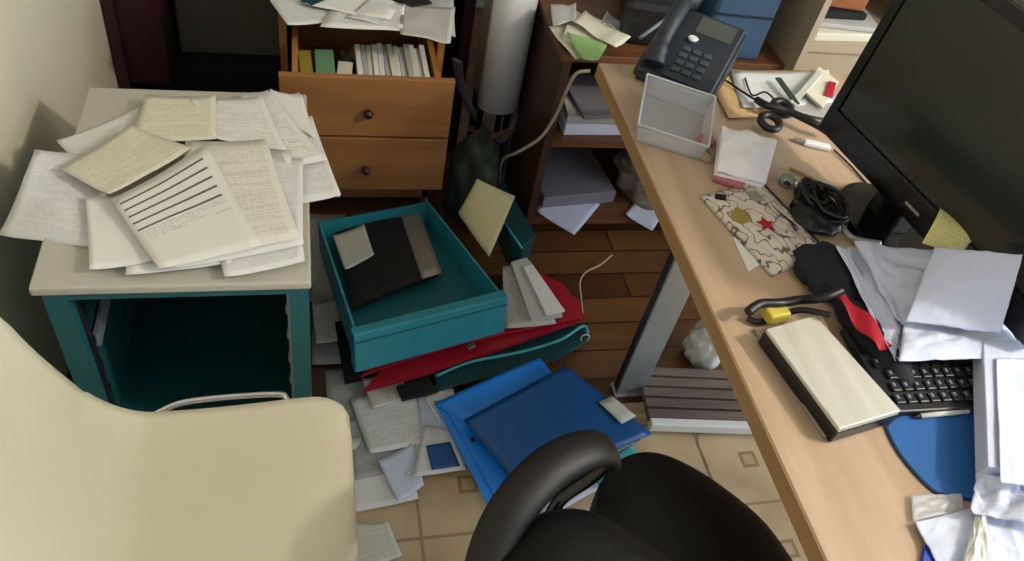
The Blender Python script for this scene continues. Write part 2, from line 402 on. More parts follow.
# papers on the pedestal
G = 'loose papers on the teal pedestal'; z = zt+.001
def tsheet(px, mat, lab, **k):
    global z; z += .0016
    return sheet(px, z, mat, lab, G, **k)
tsheet([(0, 238, .585), (98, 250), (112, 157), (36, 153, .63)], 'text2', 'white sheet overhanging the left edge of the pedestal towards the wall', wav=.004)
tsheet([(75, 160), (150, 132), (142, 108), (57, 143)], 'text', 'white sheet poking out at the back left of the pedestal pile')
tsheet([(225, 160), (340, 199), (300, 95), (240, 96)], 'blank', 'large white sheet at the right back corner of the pedestal')
tsheet([(290, 206), (341, 197), (312, 118), (262, 120)], 'text2', 'printed sheet hanging over the right edge of the pedestal')
tsheet([(268, 110), (315, 140), (302, 97), (270, 91)], 'blank', 'white envelope corner at the back right of the pedestal top')
tsheet([(126, 277), (232, 264), (222, 205), (128, 215)], 'blank', 'white sheet under the stack at the front of the pedestal')
tsheet([(225, 279), (305, 263), (295, 190), (205, 205)], 'text2', 'lowest white sheet at the front right of the pedestal pile')
tsheet([(90, 272), (156, 262), (130, 196), (86, 198)], 'blank', 'blank white sheet at the lower left of the pedestal pile')
tsheet([(215, 180), (328, 162), (268, 92), (243, 94)], 'text', 'white sheet running diagonally under the right of the pedestal pile')
tsheet([(165, 272), (304, 246), (290, 152), (190, 158)], 'text', 'wide white sheet at the right half of the pedestal pile')
tsheet([(205, 255), (303, 240), (303, 160), (262, 155)], 'text2', 'printed page under the stack near the right edge of the pedestal')
tsheet([(213, 140), (287, 152), (262, 98), (190, 100)], 'text', 'printed page with diagonal text at the back of the pedestal pile')
tsheet([(130, 143), (216, 141), (216, 97), (146, 97)], 'cream', 'cream receipt with rounded print lying at the back of the pedestal pile')
tsheet([(175, 262), (300, 240), (266, 141), (186, 143)], 'form', 'white form with a grey header in the middle of the pedestal pile')
tsheet([(160, 272), (262, 248), (207, 147), (112, 203)], 'bars', 'invoice with thick black bars on top of the pedestal pile', wav=.003)
tsheet([(110, 197), (192, 151), (132, 127), (60, 171)], 'cream2', 'two part cream receipt on the left of the pedestal pile', wav=.003)

# ------------------------------------------------------------------ cream shell chair
ch = thing('shell_chair', 'cream moulded plastic shell chair in the lower left corner', 'chair', (-.13, .59, 0))
prof = smooth([(.057, .422, 0), (.048, .442, 0), (-.01, .447, 0), (-.12, .436, 0), (-.21, .431, 0), (-.272, .434, 0), (-.322, .468, 0), (-.37, .54, 0), (-.415, .62, 0), (-.455, .71, 0), (-.49, .80, 0)], 6)
prof = [(p[0], p[1]) for p in prof]
L = [0]
for a, b in zip(prof, prof[1:]): L.append(L[-1]+math.hypot(a[0]-b[0], a[1]-b[1]))
YC, HW = .59, .218
def shell(u, v):
    s_ = u*L[-1]; i = 0
    while i < len(L)-2 and L[i+1] < s_: i += 1
    t = (s_-L[i])/(L[i+1]-L[i]); x = prof[i][0]*(1-t)+prof[i+1][0]*t; zz = prof[i][1]*(1-t)+prof[i+1][1]*t
    r = .075; hw = HW
    if s_ < r: hw = HW - r + math.sqrt(max(0, r*r-(r-s_)**2))
    e = L[-1]-s_; r2 = .09
    if e < r2: hw = HW - r2 + math.sqrt(max(0, r2*r2-(r2-e)**2))
    w = (v-.5)*2
    return Vector((x + .03*abs(w)**4*(1 if zz > .5 else 0)*min(1, (zz-.5)*6 if zz > .5 else 0), YC+w*hw, zz+.014*abs(w)**5*(1 if zz < .5 else .5)))
b = MB().grid(shell, 64, 36); sh = build('shell', b, M['cream'], ch, solid=.007)
for f_ in sh.data.polygons: f_.use_smooth = True
f = MB().tube(smooth([(-.29, .74, .415), (-.285, .80, .415), (-.25, .825, .422), (-.20, .842, .425), (-.07, .846, .425), (-.045, .835, .42), (-.03, .80, .415), (-.03, .74, .415)], 6), .0065); build('frame_tube', f, M['chrome'], ch)
f = MB().tube([(-.29, .42, .415), (-.03, .42, .415)], .0065); build('frame_tube', f, M['chrome'], ch)
for a, b_ in (((-.03, .78, .415), (.01, .80, 0)), ((-.29, .78, .415), (-.36, .80, 0)), ((-.03, .42, .415), (.01, .38, 0)), ((-.29, .42, .415), (-.36, .38, 0))):
    l = build('leg', MB().tube([a, b_], .009), M['chrome'], ch)
    e = Vector(b_); build('foot_cap', MB().lathe(e, [(.012, 0), (.012, .02), (.009, .022)], 12), M['blackpl'], l)

# ------------------------------------------------------------------ pine drawer unit
dx0, dx1, fy_, by_ = -.062, .352, 1.65, 1.84
dr = thing('drawer_unit', 'orange pine drawer unit with its upper drawers pulled open', 'drawers', ((dx0+dx1)/2, 2.0, 0))
TOPZ = .615
f = MB(); f.bb((dx0, by_, TOPZ-.02), (dx1, 2.3, TOPZ), .002); build('top', f, M['pine'], dr)
for xx in (dx0, dx1-.018):
    f = MB(); f.bb((xx, by_, 0), (xx+.018, 2.3, TOPZ-.02)); build('side_panel', f, M['pine'], dr)
f = MB(); f.bb((dx0+.018, 2.285, 0), (dx1-.018, 2.3, TOPZ-.02)); build('back_panel', f, M['pine'], dr)
def drawer(zb, zt_, y, depth=.40, lab=None):
    f = MB(); f.bb((dx0, y, zb), (dx1, y+.018, zt_), .002); fr = build('drawer', f, M['pine'], dr, label=lab)
    zc = zb+(zt_-zb)*.45
    k = MB(); t = bmesh.new(); bmesh.ops.create_uvsphere(t, u_segments=14, v_segments=8, radius=.012)
    for f_ in t.faces: f_.smooth = True
    k.merge(t, Matrix.Translation(((dx0+dx1)/2, y-.014, zc))); k.box(((dx0+dx1)/2, y-.004, zc), (.01, .01, .01)); build('knob', k, M['knob'], fr)
    top = zt_-.012
    for xx in (dx0+.03, dx1-.044):
        s_ = MB(); s_.bb((xx, y+.018, zb+.01), (xx+.014, y+depth, top)); build('drawer_side', s_, M['pinelt'], fr)
    s_ = MB(); s_.bb((dx0+.044, y+.018, zb+.012), (dx1-.044, y+depth-.012, zb+.018)); build('drawer_bottom', s_, M['pine'], fr)
    s_ = MB(); s_.bb((dx0+.044, y+depth-.012, zb+.012), (dx1-.044, y+depth, top)); build('drawer_back', s_, M['pine'], fr)
    return fr
drawer(.385, .552, fy_, lab='top drawer pulled open and full of papers')
drawer(.21, .378, fy_, lab='middle drawer pulled out below the open one')
drawer(.02, .20, by_, .38)
# contents of top drawer
zi = .404
tag(build('tab_divider', MB().box((.0, 1.742, zi+.062), (.03, .13, .12), rz=.05), M['yeltab']), 'yellow file divider at the left in the open pine drawer', 'file')
tag(build('tab_divider', MB().box((.045, 1.745, zi+.066), (.045, .12, .125), rz=.02, bevel=.002), M['greentab']), 'green file packet in the open pine drawer', 'file')
tag(build('booklet', MB().box((.091, 1.73, zi+.058), (.036, .09, .115), rz=-.12, bevel=.002), P['cream2']), 'cream illustrated booklet in the open pine drawer', 'booklet')
tag(build('glove_bundle', MB().blob((.095, 1.795, zi+.05), (.035, .035, .07), 3, .4), M['blackfab']), 'dark bundle between the files in the open pine drawer', 'bundle')
for i in range(13):
    xx = .128+i*.0136
    o = build('file_folder', MB().box((xx, 1.765, zi+.064+random.uniform(-.006, .008)), (.0126, .17+random.uniform(-.01, .01), .122), rz=random.uniform(-.02, .02), bevel=.001), P[['blank', 'grey', 'cream', 'blank'][i % 4]])
    tag(o, 'white paper file standing in the row in the open pine drawer', 'file', 'white files standing in the open drawer')
# papers on top of drawer unit
G = 'papers on top of the pine drawer unit'; z = TOPZ+.001
tsheet([(288, 28), (345, 22), (330, -25), (262, -10)], 'text2', 'sheet sticking out at the left of the drawer unit top', wav=.004)
tsheet([(398, 20), (455, 40), (452, -20), (400, -25)], 'grey', 'greyish sheet at the right of the drawer unit top', wav=.006)
tsheet([(320, 30), (425, 36), (440, -10), (350, -18)], 'text', 'large printed sheet at the front of the drawer unit top', wav=.006)
tsheet([(305, 8), (390, 24), (410, -10), (330, -25)], 'blank', 'white sheet folded across the middle of the drawer unit top', wav=.008)
tsheet([(345, 20), (402, 33), (405, 8), (370, 0)], 'text2', 'small printed slip above the open pine drawer', wav=.006)
tsheet([(400, 38), (450, 46), (455, 10), (402, 8)], 'news', 'newspaper page at the front right of the drawer unit top', wav=.008)
tag(slab([(385, -2), (412, 8), (432, 4), (415, -12)], z+.006, .004, M['blackfab'], name='black_booklet'), 'black booklet lying on the papers on the drawer unit', 'booklet')
tag(slab([(300, 2), (312, 6), (340, -6), (320, -14)], z+.006, .003, M['dteal'], name='teal_booklet'), 'dark teal booklet lying on the papers on the drawer unit', 'booklet')

# ------------------------------------------------------------------ maroon wardrobe frame behind
wd = thing('bookcase', 'dark maroon open bookcase behind the pine drawer unit', 'bookcase', (-.04, 2.5, 0))
f = MB(); f.bb((-.545, 2.22, 0), (-.515, 2.85, 1.3)); build('side_panel', f, M['maroon'], wd)
f = MB(); f.bb((.445, 2.1, 0), (.478, 2.85, 1.3)); build('side_panel', f, M['maroon'], wd)
f = MB(); f.bb((-.515, 2.32, .1), (.445, 2.84, .13)); build('shelf', f, M['dkin'], wd)
f = MB(); f.bb((-.515, 2.84, .0), (.445, 2.86, 1.3)); build('back_panel', f, M['dkin'], wd)
f = MB(); f.bb((-.515, 2.32, 0), (.445, 2.35, .10)); build('plinth', f, M['dkin'], wd)
f = MB(); f.bb((-.515, 2.3, 0.9), (.445, 2.84, .93)); build('shelf', f, M['maroon'], wd)
f = MB(); f.bb((-.515, 2.24, .13), (-.40, 2.5, .9)); build('door', f, M['maroon'], wd, label='narrow maroon front panel at the left')
bx = thing('storage_box', 'large grey box standing inside the maroon bookcase', 'box', (-.2, 2.6, .13))
build('body', MB().box((-.16, 2.60, .29), (.46, .36, .32), bevel=.01), M['greypanel'], bx)
build('lid', MB().box((-.16, 2.60, .46), (.48, .38, .02), bevel=.004), M['greypanel'], bx)

# ------------------------------------------------------------------ pale column, strap, bag between furniture
pc = thing('radiator', 'tall pale enamel heater panel standing behind the hanging cables', 'heater', (.545, 1.95, 0))
def colf(u, v):
    a = PI*(u-.5); return Vector((.545+.058*math.sin(a), 1.935-.05*math.cos(a), .30+v*.9))
build('curved_front', MB().grid(colf, 16, 2), M['pale'], pc, solid=.006)
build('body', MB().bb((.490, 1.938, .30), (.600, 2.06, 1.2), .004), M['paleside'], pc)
for xx in (.495, .58):
    for yy in (1.945, 2.03): build('leg', MB().bb((xx, yy, 0), (xx+.016, yy+.016, .30)), M['blackpl'], pc)
st = tag(build('carry_strap', MB().tube(smooth([at(457, 60, .42), at(462, 90, .30), at(478, 120, .22), at(500, 140, .19), at(513, 125, .22), at(516, 95, .30)], 8), .017, 8, flat=.25), M['strap']), 'grey webbing strap looping down beside the pine drawer unit', 'strap')
bg = thing('fabric_bag', 'dark grey-green fabric bag slumped beside the pine drawers', 'bag', (.46, 1.80, 0))
build('body', MB().blob((.475, 1.80, .115), (.08, .10, .16), 2, .25, 2), M['bag'], bg)
build('trim', MB().tube(smooth([at(470, 128, .2), at(485, 138, .21), at(505, 132, .21), at(518, 126, .2)]), .009), M['bagbrown'], bg)
tag(build('power_adapter', MB().box(at(508, 106, .24), (.04, .04, .06), bevel=.006, rz=.2), M['blackpl']), 'black power adapter hanging below the pale panel', 'adapter')
for k in range(3):
    pts = [at(510+k*3, 96, .34), at(513+k*2, 114, .26), at(502+k*4, 140, .16), at(497+k*4, 165, .07), at(494+k*4, 188, .015)]
    tag(build('cable', MB().tube(smooth(pts), .0035), M['strap']), ['grey cable hanging in front of the pale panel', 'grey cable hanging just right of its twin by the pale panel', 'rightmost grey cable hanging from the pale panel'][k], 'cable')
tag(build('power_cable', MB().tube(smooth([at(590, 71, .68), at(576, 74, .66), at(566, 92, .58), at(556, 115, .48), at(540, 138, .38), at(518, 152, .30), at(503, 160, .22), at(500, 178, .12), at(502, 195, .02)]), .0042), M['wcable']), 'pale power cable running from the desk end down to the floor', 'cable')
tag(build('thin_cable', MB().tube(smooth([at(612, 255, .02), at(600, 265, .02), at(586, 272, .03), at(580, 282, .03), at(581, 297, .02), at(583, 315, .006)]), .0025), M['wcable']), 'thin pale cord lying on the brown floor under the desk', 'cable')

# ------------------------------------------------------------------ brown open cabinet
kx0, kx1, ky0, ky1, kz = .62, 1.22, 1.67, 2.08, .635
kb = thing('shelf_cabinet', 'low brown wooden cabinet with open shelves behind the desk', 'cabinet', ((kx0+kx1)/2, (ky0+ky1)/2, 0))
build('side_panel', MB().bb((kx0, ky0, 0), (kx0+.022, ky1, kz-.02)), M['walnut'], kb)
build('side_panel', MB().bb((kx1-.022, ky0, 0), (kx1, ky1, kz-.02)), M['walnut'], kb)
build('back_panel', MB().bb((kx0+.022, ky1-.01, 0), (kx1-.022, ky1, kz-.02)), M['walnut'], kb)
build('top', MB().bb((kx0-.01, ky0-.01, kz-.02), (kx1+.01, ky1, kz), .002), M['walnutlt'], kb)
for zz in (.06, .345):
    build('shelf', MB().bb((kx0+.022, ky0+.004, zz), (kx1-.022, ky1-.01, zz+.022)), M['walnutlt'], kb)
# shelf contents
G = 'paper stacks in the brown cabinet'
for i, (w, h, rz, lab) in enumerate(((.25, .035, .03, 'thick white paper ream on the upper shelf of the brown cabinet'), (.24, .02, -.08, 'grey-white paper stack on top of the ream in the brown cabinet'), (.22, .012, .1, 'thin printed stack topmost on the upper shelf of the brown cabinet'))):
    tag(build('paper_stack', MB().box((.80+i*.01, 1.80, .368+[0, .0355, .056][i]+h/2), (w, .2, h), rz=rz, bevel=.002), P[['bluewb', 'grey', 'dgrey'][i]]), lab, 'paper stack', G)
tag(build('paper_stack', MB().box((.78, 1.86, .083+.022), (.24, .26, .044), rz=.12, bevel=.003), P['dgrey']), 'grey file stack on the lower shelf of the brown cabinet', 'paper stack', G)
tag(build('plastic_bag', MB().blob((1.05, 1.80, .16), (.12, .1, .12), 6, .3, 3), M['spine']), 'crumpled grey plastic bag on the lower shelf of the brown cabinet', 'bag')
sheet([(536, 212), (574, 236), (600, 205), (545, 190)], .0845, 'bluewb', 'white sheet sliding off the lower shelf of the brown cabinet', G)
sheet([(625, 215), (652, 232), (668, 205), (640, 196)], .0855, 'bluew', 'white sheet at the right on the lower shelf of the brown cabinet', G)
# on top: green and white papers
G = 'papers on the brown cabinet top'; z = kz+.002
tsheet([(575, 62), (600, 50), (580, 20), (548, 30)], 'cream', 'cream sheet at the bottom of the pile on the brown cabinet', wav=.004)
tag(slab([(562, 40), (598, 58), (610, 40), (572, 12)], z+.003, .012, P['cream2'], name='envelope'), 'cream envelope packet under the green paper on the brown cabinet', 'envelope')
z += .014
tsheet([(582, 62), (598, 62), (608, 45), (566, 34)], M['greenp'], 'bright green paper in the pile on the brown cabinet', wav=.004)
tsheet([(570, 24), (615, 52), (630, 40), (585, 14)], 'cream', 'cream folded leaflet topmost on the green paper', wav=.008)
tsheet([(600, 26), (622, 36), (628, 28), (606, 14)], 'grey', 'grey-brown slip behind the green paper', wav=.008)
tsheet([(552, 30), (575, 22), (575, 8), (550, 8)], 'grey', 'grey sheet at the back left of the brown cabinet top', wav=.008)

# printer (slate blue box) + black device on the cabinet
pr = thing('printer', 'slate blue printer standing behind the desk phone', 'printer', (1.05, 1.85, kz))
pb = [at(690, 50, kz), at(756, 63, kz), at(790, -20, kz), at(728, -32, kz)]
a_, b_ = at(712, 58, kz), at(757, 62, kz)
dirp = (b_-a_).normalized(); nrm = Vector((-dirp.y, dirp.x, 0))
pq = [a_-dirp*.04, b_, b_+nrm*.22, a_-dirp*.04+nrm*.22]
build('body', MB().prism(pq, .34, .012), M['slate'], pr)
q = MB(); 
c0 = a_-dirp*.035-nrm*.004+Vector((0, 0, .12)); q.prism([c0, b_-dirp*.006-nrm*.004+Vector((0, 0, .12)), b_-dirp*.006+nrm*.01+Vector((0, 0, .12)), c0+nrm*.014], .004); build('seam', q, M['blackpl'], pr)
build('emblem', MB().box(a_+dirp*.02-nrm*.003+Vector((0, 0, .235)), (.03, .004, .014), rz=math.atan2(dirp.y, dirp.x), bevel=.001), M['white'], pr)
bd = thing('machine_cover', 'black curved machine behind the phone at the top of the photo', 'machine', (.84, 1.80, kz))
def cov(u, v):
    a = u*PI*.5; return Vector((.70+.22*u, 1.72+.3*v+.03*math.cos(a), kz+.03+.22*math.sin(a)*(1-.25*v)))
build('body', MB().prism([at(616, 44, kz), at(676, 52, kz), at(690, -25, kz), at(622, -40, kz)], .12, .02), M['blackpl'], bd)
build('highlight_line', MB().tube(smooth([at(640, 38, kz+.12), at(665, 20, kz+.124), at(690, 6, kz+.124), at(712, -5, kz+.124)]), .004), M['steel'], bd)  # pale tube drawn in for the bright highlight along the curved edge

# ------------------------------------------------------------------ beige shelf at right back
bs = thing('wall_shelf_unit', 'beige laminate shelf unit behind the monitor', 'shelf', (1.4, 1.75, 0))
sy = 1.62
build('side_panel', MB().bb((1.225, sy, 0), (1.243, 1.95, 1.05)), M['beige'], bs)
build('side_panel', MB().bb((1.60, sy-.02, 0), (1.66, 1.95, 1.25)), M['beige'], bs)
build('back_panel', MB().bb((1.243, 1.93, 0), (1.60, 1.95, 1.25)), M['beige'], bs)
for zz in (.40, .70, .93):
    build('shelf', MB().bb((1.243, sy, zz), (1.60, 1.93, zz+.022)), M['beige'], bs)
build('front_panel', MB().bb((1.243, sy+.008, .422), (1.60, sy+.022, .70)), M['beige'], bs)
G = 'magazines on the beige shelf'
tag(build('magazine', MB().box((1.35, 1.72, .733), (.20, .16, .022), rz=.06, bevel=.003), P['cream2']), 'thick pale magazine lowest on the beige shelf', 'magazine', G)
tag(build('magazine', MB().box((1.36, 1.73, .752), (.19, .15, .013), rz=-.1, bevel=.003), P['grey']), 'grey magazine lying on the thick pale one on the beige shelf', 'magazine', G)
tag(build('folder', MB().box((1.33, 1.76, .768), (.17, .15, .018), rz=.02, bevel=.003), M['blackfab']), 'black folder above the magazines on the beige shelf', 'folder')
tag(build('wooden_box', MB().box((1.33, 1.77, .80), (.17, .13, .04), rz=-.15, bevel=.004), M['orange']), 'orange-brown box topmost on the beige shelf stack', 'box')

# ------------------------------------------------------------------ desk
ZD = .75; DX0, DX1, DY0, DY1 = .603, 1.50, -.3, 1.435
dk = thing('desk', 'long light wood desk cluttered with papers and electronics', 'desk', (1.05, .57, 0))
build('desktop', MB().prism([(.591, DY0, ZD-.036), (DX1, DY0, ZD-.036), (DX1, DY1, ZD-.036), (.613, DY1, ZD-.036)], .036, .002), M['desk'], dk)
build('edge_band', MB().prism([(.589, DY0, ZD-.034), (.5912, DY0, ZD-.034), (.6132, DY1, ZD-.034), (.611, DY1, ZD-.034)], .032), M['deskedge'], dk)
for (lx, ly) in ((.79, 1.10), (1.42, 1.3), (.79, -.1), (1.42, -.1)):
    l = build('leg', MB().box((lx, ly, .357), (.075, .032, .714), bevel=.003), M['steel'], dk)
    build('foot_plate', MB().box((lx, ly, .004), (.085, .045, .008), bevel=.002), M['steel'], l)
    build('shade_strip', MB().bb((lx-.0395, ly-.010, .02), (lx-.0372, ly+.010, .70)), M['steeldark'], l)  # dark strip standing in for the shade on the leg's left face

# footrest under the desk
fr_ = thing('slatted_footrest', 'low slatted brown footrest with a white front edge on the floor under the desk', 'footrest', (.97, 1.03, 0))
A0, A1 = at(637, 424, .03), at(755, 428, .03)
d_ = (A1-A0).normalized(); n_ = Vector((-d_.y, d_.x, 0)); ang = math.atan2(d_.y, d_.x)
build('edge_strip', MB().box(A0+d_*.262+n_*.0, (.46, .022, .03), rz=ang, bevel=.003), M['white'], fr_)
for k in range(5):
    build('slat', MB().box(A0+d_*.262+n_*(.028+k*.033), (.46, .026, .022), rz=ang, bevel=.002), M['slat'], fr_)
for k in (.09, .42):
    build('crossbar', MB().box(A0+d_*k+n_*.09+Vector((0, 0, -.019)), (.03, .18, .016), rz=ang), M['slat'], fr_)
tag(build('plastic_bag', MB().blob(at(706, 345, .06), (.05, .055, .09), 9, .25), M['white']), 'small white plastic bag on the floor under the desk', 'bag')

# ------------------------------------------------------------------ desk phone
ph = thing('desk_phone', 'charcoal desk phone with a screen and keypad at the far end of the desk', 'phone', at(680, 60, ZD))
pa, pb_, pc_, pd_ = at(648, 80, ZD), at(702, 88, ZD), at(742, 36, ZD), at(655, 22, ZD)
A = at(640, 74, ZD); B = at(708, 86, ZD); A = Vector((.674, 1.386, ZD)); ex = Vector((math.cos(math.radians(-38)), math.sin(math.radians(-38)), 0)); ey = Vector((-ex.y, ex.x, 0))
def PH(u, v, w=0): return A + ex*u + ey*v + Vector((0, 0, w))
W_, D_ = .175, .185
bod = MB(); vs = [PH(0, -.01), PH(W_, -.01), PH(W_, D_), PH(0, D_)]
t = bmesh.new(); lo = [t.verts.new(p) for p in vs]; hi = [t.verts.new(PH(0, -.01, .03)), t.verts.new(PH(W_, -.01, .03)), t.verts.new(PH(W_, D_, .105)), t.verts.new(PH(0, D_, .105))]
for q in ((3, 2, 1, 0),): t.faces.new([lo[i] for i in q])
t.faces.new(hi)
for i in range(4): t.faces.new((lo[i], lo[(i+1) % 4], hi[(i+1) % 4], hi[i]))
bmesh.ops.recalc_face_normals(t, faces=t.faces); bmesh.ops.bevel(t, geom=list(t.edges), offset=.008, segments=3, affect='EDGES'); bod.merge(t)
build('body', bod, M['phone'], ph)
sl = .075/(D_+.01)
def PT(u, v, w=0): return PH(u, v, .03+(v+.01)*sl+w)
build('screen', MB().prism([PT(.075, .125, .0), PT(.155, .125, .0), PT(.155, .17, .0), PT(.075, .17, .0)], .003), M['phonescr'], ph)
for r_ in range(4):
    for c_ in range(3):
        p = PT(.078+c_*.024, .02+r_*.019, .001); build('key', MB().box(p, (.018, .013, .006), rz=math.atan2(ex.y, ex.x), rx=math.atan(sl), bevel=.002), M['keys'], ph)
build('navigation_key', MB().lathe(PT(.08, .104, -.001), [(.008, 0), (.012, .006), (.009, .008)], 20), M['white'], ph)
hs = MB(); hs.tube(smooth([PT(.035, .0, .012), PT(.03, .03, .03), PT(.03, .095, .042), PT(.03, .16, .03), PT(.035, .19, .012)]), [.024]*4+[.022]*4+[.018]*16+[.022]*4+[.024]*5, 14)
build('handset', hs, M['phone'], ph)

# ------------------------------------------------------------------ clear container
cc = thing('plastic_container', 'clear empty plastic tub standing on the desk below the phone', 'container', at(678, 130, ZD))
bA, bB, bC, bD = at(637, 141, ZD), at(697, 160, ZD), at(704, 116, ZD), at(645, 96, ZD)
cen = (bA+bB+bC+bD)/4
hh = .042; out = 1.14
lo = [bA, bB, bC, bD]; hi = [cen+(p-cen)*out+Vector((0, 0, hh)) for p in lo]
def wallq(a, b, c, d): return MB().grid(lambda u, v: lerp4([a, b, c, d], u, v), 4, 4)
build('base', MB().prism(lo, .002), M['clear'], cc)
for i in range(4): build('side_wall', wallq(lo[i], lo[(i+1) % 4], hi[(i+1) % 4], hi[i]), M['clear'], cc, solid=.0015)
build('rim', MB().tube(hi, .003, 6, closed=True), M['clearrim'], cc)

# white tissue packet + pink holder
tg = thing('tissue_pack', 'crumpled white tissue pack in front of the clear tub', 'tissue', at(745, 160, ZD))
tq = [at(716, 172, ZD+.02), at(766, 184, ZD+.02), at(777, 140, ZD+.035), at(722, 126, ZD+.035)]
def tis(u, v):
    p = lerp4(tq, u, v); p.z += .008*noise.noise(Vector((u*3, v*3, 3)))+.0015*noise.noise(Vector((u*8, v*8, 3)))+.01*math.sin(PI*u)*math.sin(PI*v); return p
body = MB().prism([Vector((p.x, p.y, ZD)) for p in tq], .018, .006); build('body', body, M['tissue'], tg)
build('top_sheet', MB().grid(tis, 24, 24), M['tissue'], tg, solid=.001)
tag(slab([(712, 182), (742, 192), (748, 178), (716, 168)], ZD+.0005, .012, M['pink'], name='eraser', bevel=.003), 'pink block peeking out under the white tissue pack', 'block')
tag(build('keyring', MB().tube([at(705, 155, ZD+.003)+Vector((.016*math.cos(a*PI/8), .022*math.sin(a*PI/8), 0)) for a in range(16)], .0018, 6, closed=True), M['silver']), 'thin metal ring beside the white tissue pack', 'ring')
tag(build('tape_roll', MB().tube([at(706, 140, ZD+.008)+Vector((.012*math.cos(a*PI/8), .012*math.sin(a*PI/8), 0)) for a in range(16)], .006, 8, closed=True), M['pink']), 'small pink tape roll between the clear tub and the tissue pack', 'tape')
gd = thing('desk_gadget', 'small silver round gadget on the desk right of the tissue pack', 'gadget', at(787, 184, ZD))
build('body', MB().lathe(at(787, 184, ZD), [(.016, 0), (.018, .006), (.016, .014), (.01, .016)], 24), M['silver'], gd)
build('button', MB().lathe(at(787, 184, ZD+.016), [(.007, 0), (.006, .003)], 16), M['steeldark'], gd)

# ------------------------------------------------------------------ doodle pouch
po = thing('pencil_pouch', 'flat pouch printed with comic doodles lying on the desk', 'pouch', at(760, 228, ZD))
pq = [at(772, 276, ZD+.004), at(826, 252, ZD+.004), at(760, 182, ZD+.004), at(700, 196, ZD+.004)]
def pou(u, v):
    p = lerp4(pq, u, v); e = (1-abs(2*u-1)**4)*(1-abs(2*v-1)**4); p.z += .012*e+.001; return p
build('top_face', MB().grid(pou, 20, 20), M['doodle'], po, solid=.001)
def pou2(u, v):
    p = lerp4(pq, u, v); p.z = ZD+.002; return p
build('bottom_face', MB().grid(pou2, 6, 6), M['doodle'], po, solid=.002)
build('zip', MB().tube([lerp4(pq, 1, v/8)+Vector((0, 0, .002)) for v in range(9)], .003, 6), M['blackpl'], po)
def pmark(c, r, m, n=5, star=False, k=1):
    pts = []
    for i in range(n*2 if star else n):
        rr = r*(.45 if star and i % 2 else 1); a = 2*PI*i/(n*2 if star else n)
        pts.append(pou(c[0]+rr*math.cos(a)*1.3, c[1]+rr*math.sin(a))+Vector((0, 0, .0012)))
    return MB().prism(pts, .0006)
build('printed_star', pmark((.42, .45), .1, None, 5, True), M['redcloth'], po)
build('printed_badge', pmark((.2, .62), .1, None, 6), M['gold'], po)
build('printed_tower', MB().prism([pou(.78, .35)+Vector((0, 0, .0014)), pou(.84, .33)+Vector((0, 0, .0014)), pou(.74, .62)+Vector((0, 0, .0014))], .0006), M['steeldark'], po)
build('printed_frame', MB().prism([pou(u_, v_)+Vector((0, 0, .0014)) for u_, v_ in ((.55, .72), (.72, .70), (.74, .86), (.57, .88))], .0006), M['silver'], po)
build('printed_camera', pmark((.2, .9), .07, None, 4), M['blackfab'], po)
tag(slab([(748, 272), (762, 264), (742, 232), (733, 238)], ZD+.0003, .0012, P['text'], name='ticket', bevel=0), 'narrow white ticket sticking out under the doodle pouch', 'ticket')

# ------------------------------------------------------------------ cables and black bag
def coil(px, r, n, name, lab, seed, rad=.003, zz=.02, mat='cable'):
    rnd = random.Random(seed); c = at(px[0], px[1], ZD); pts = []
    for i in range(n*10):
        a = i*2*PI/10; rr = r*(.75+.3*rnd.random())
        pts.append(c+Vector((rr*math.cos(a)*.75, rr*math.sin(a)*1.2, rad+zz*(.5+.5*math.sin(i*.37+seed)))))
    return tag(build(name, MB().tube(smooth(pts, 3), rad, 6), M[mat]), lab, 'cable')
coil((822, 213), .045, 6, 'cable_coil', 'tangled black cable coil between the pouch and the monitor foot', 4, .0042, .03)
coil((806, 205), .03, 4, 'cable_coil', 'smaller black cable coil next to the doodle pouch zip', 8, .004, .03)
tag(build('charger', MB().box(at(805, 204, ZD+.012), (.05, .035, .022), rz=.5, bevel=.005), M['blackpl']), 'black charger block at the far side of the doodle pouch', 'charger')
tag(build('black_pouch', MB().blob((at(815, 222, ZD).x, at(815, 222, ZD).y, ZD+.011), (.05, .045, .016), 21, .2, 2.2, .5), M['cable']), 'flat black pouch under the tangled black cable coil', 'pouch')
bgk = thing('black_case', 'soft black case lying between the pouch and the white papers', 'case', at(838, 290, ZD))
def lump(px, size, seed, rz=0, amp=.22, h=None):
    c = at(px[0], px[1], ZD); return MB().blob((c.x, c.y, ZD+size[2]*.6+.001), size, seed, amp, 2.6, rz)
build('body', lump((830, 280), (.062, .068, .022), 4, .3), M['denim'], bgk)
build('flap', lump((868, 345), (.03, .095, .022), 5, .12, .12), M['denim'], bgk)
tag(build('red_ribbon', MB().grid(lambda u, v: at(838+48*u+ (v-.5)*(9+6*u), 292+56*u-(v-.5)*7, ZD+.048-.006*u)+Vector((0, 0, .006*math.sin(u*9+v*3))), 24, 6), M['redcloth'], solid=.0015), 'crumpled red ribbon lying on the black case', 'ribbon')
tag(build('cable_bundle', MB().tube(smooth([at(748, 312, ZD+.03), at(760, 304, ZD+.034), at(780, 303, ZD+.035), at(800, 300, ZD+.03), at(822, 298, ZD+.055), at(842, 290, ZD+.065)]), .0075, 10), M['cable']), 'thick black cable bundle behind the pale hard drive box', 'cable')
tag(build('cable_bundle', MB().tube(smooth([at(747, 318, ZD+.008), at(758, 322, ZD+.008), at(775, 318, ZD+.008), at(800, 310, ZD+.03), at(830, 315, ZD+.05)]), .005, 10), M['cable']), 'thinner black cable under the thick bundle by the drive box', 'cable')

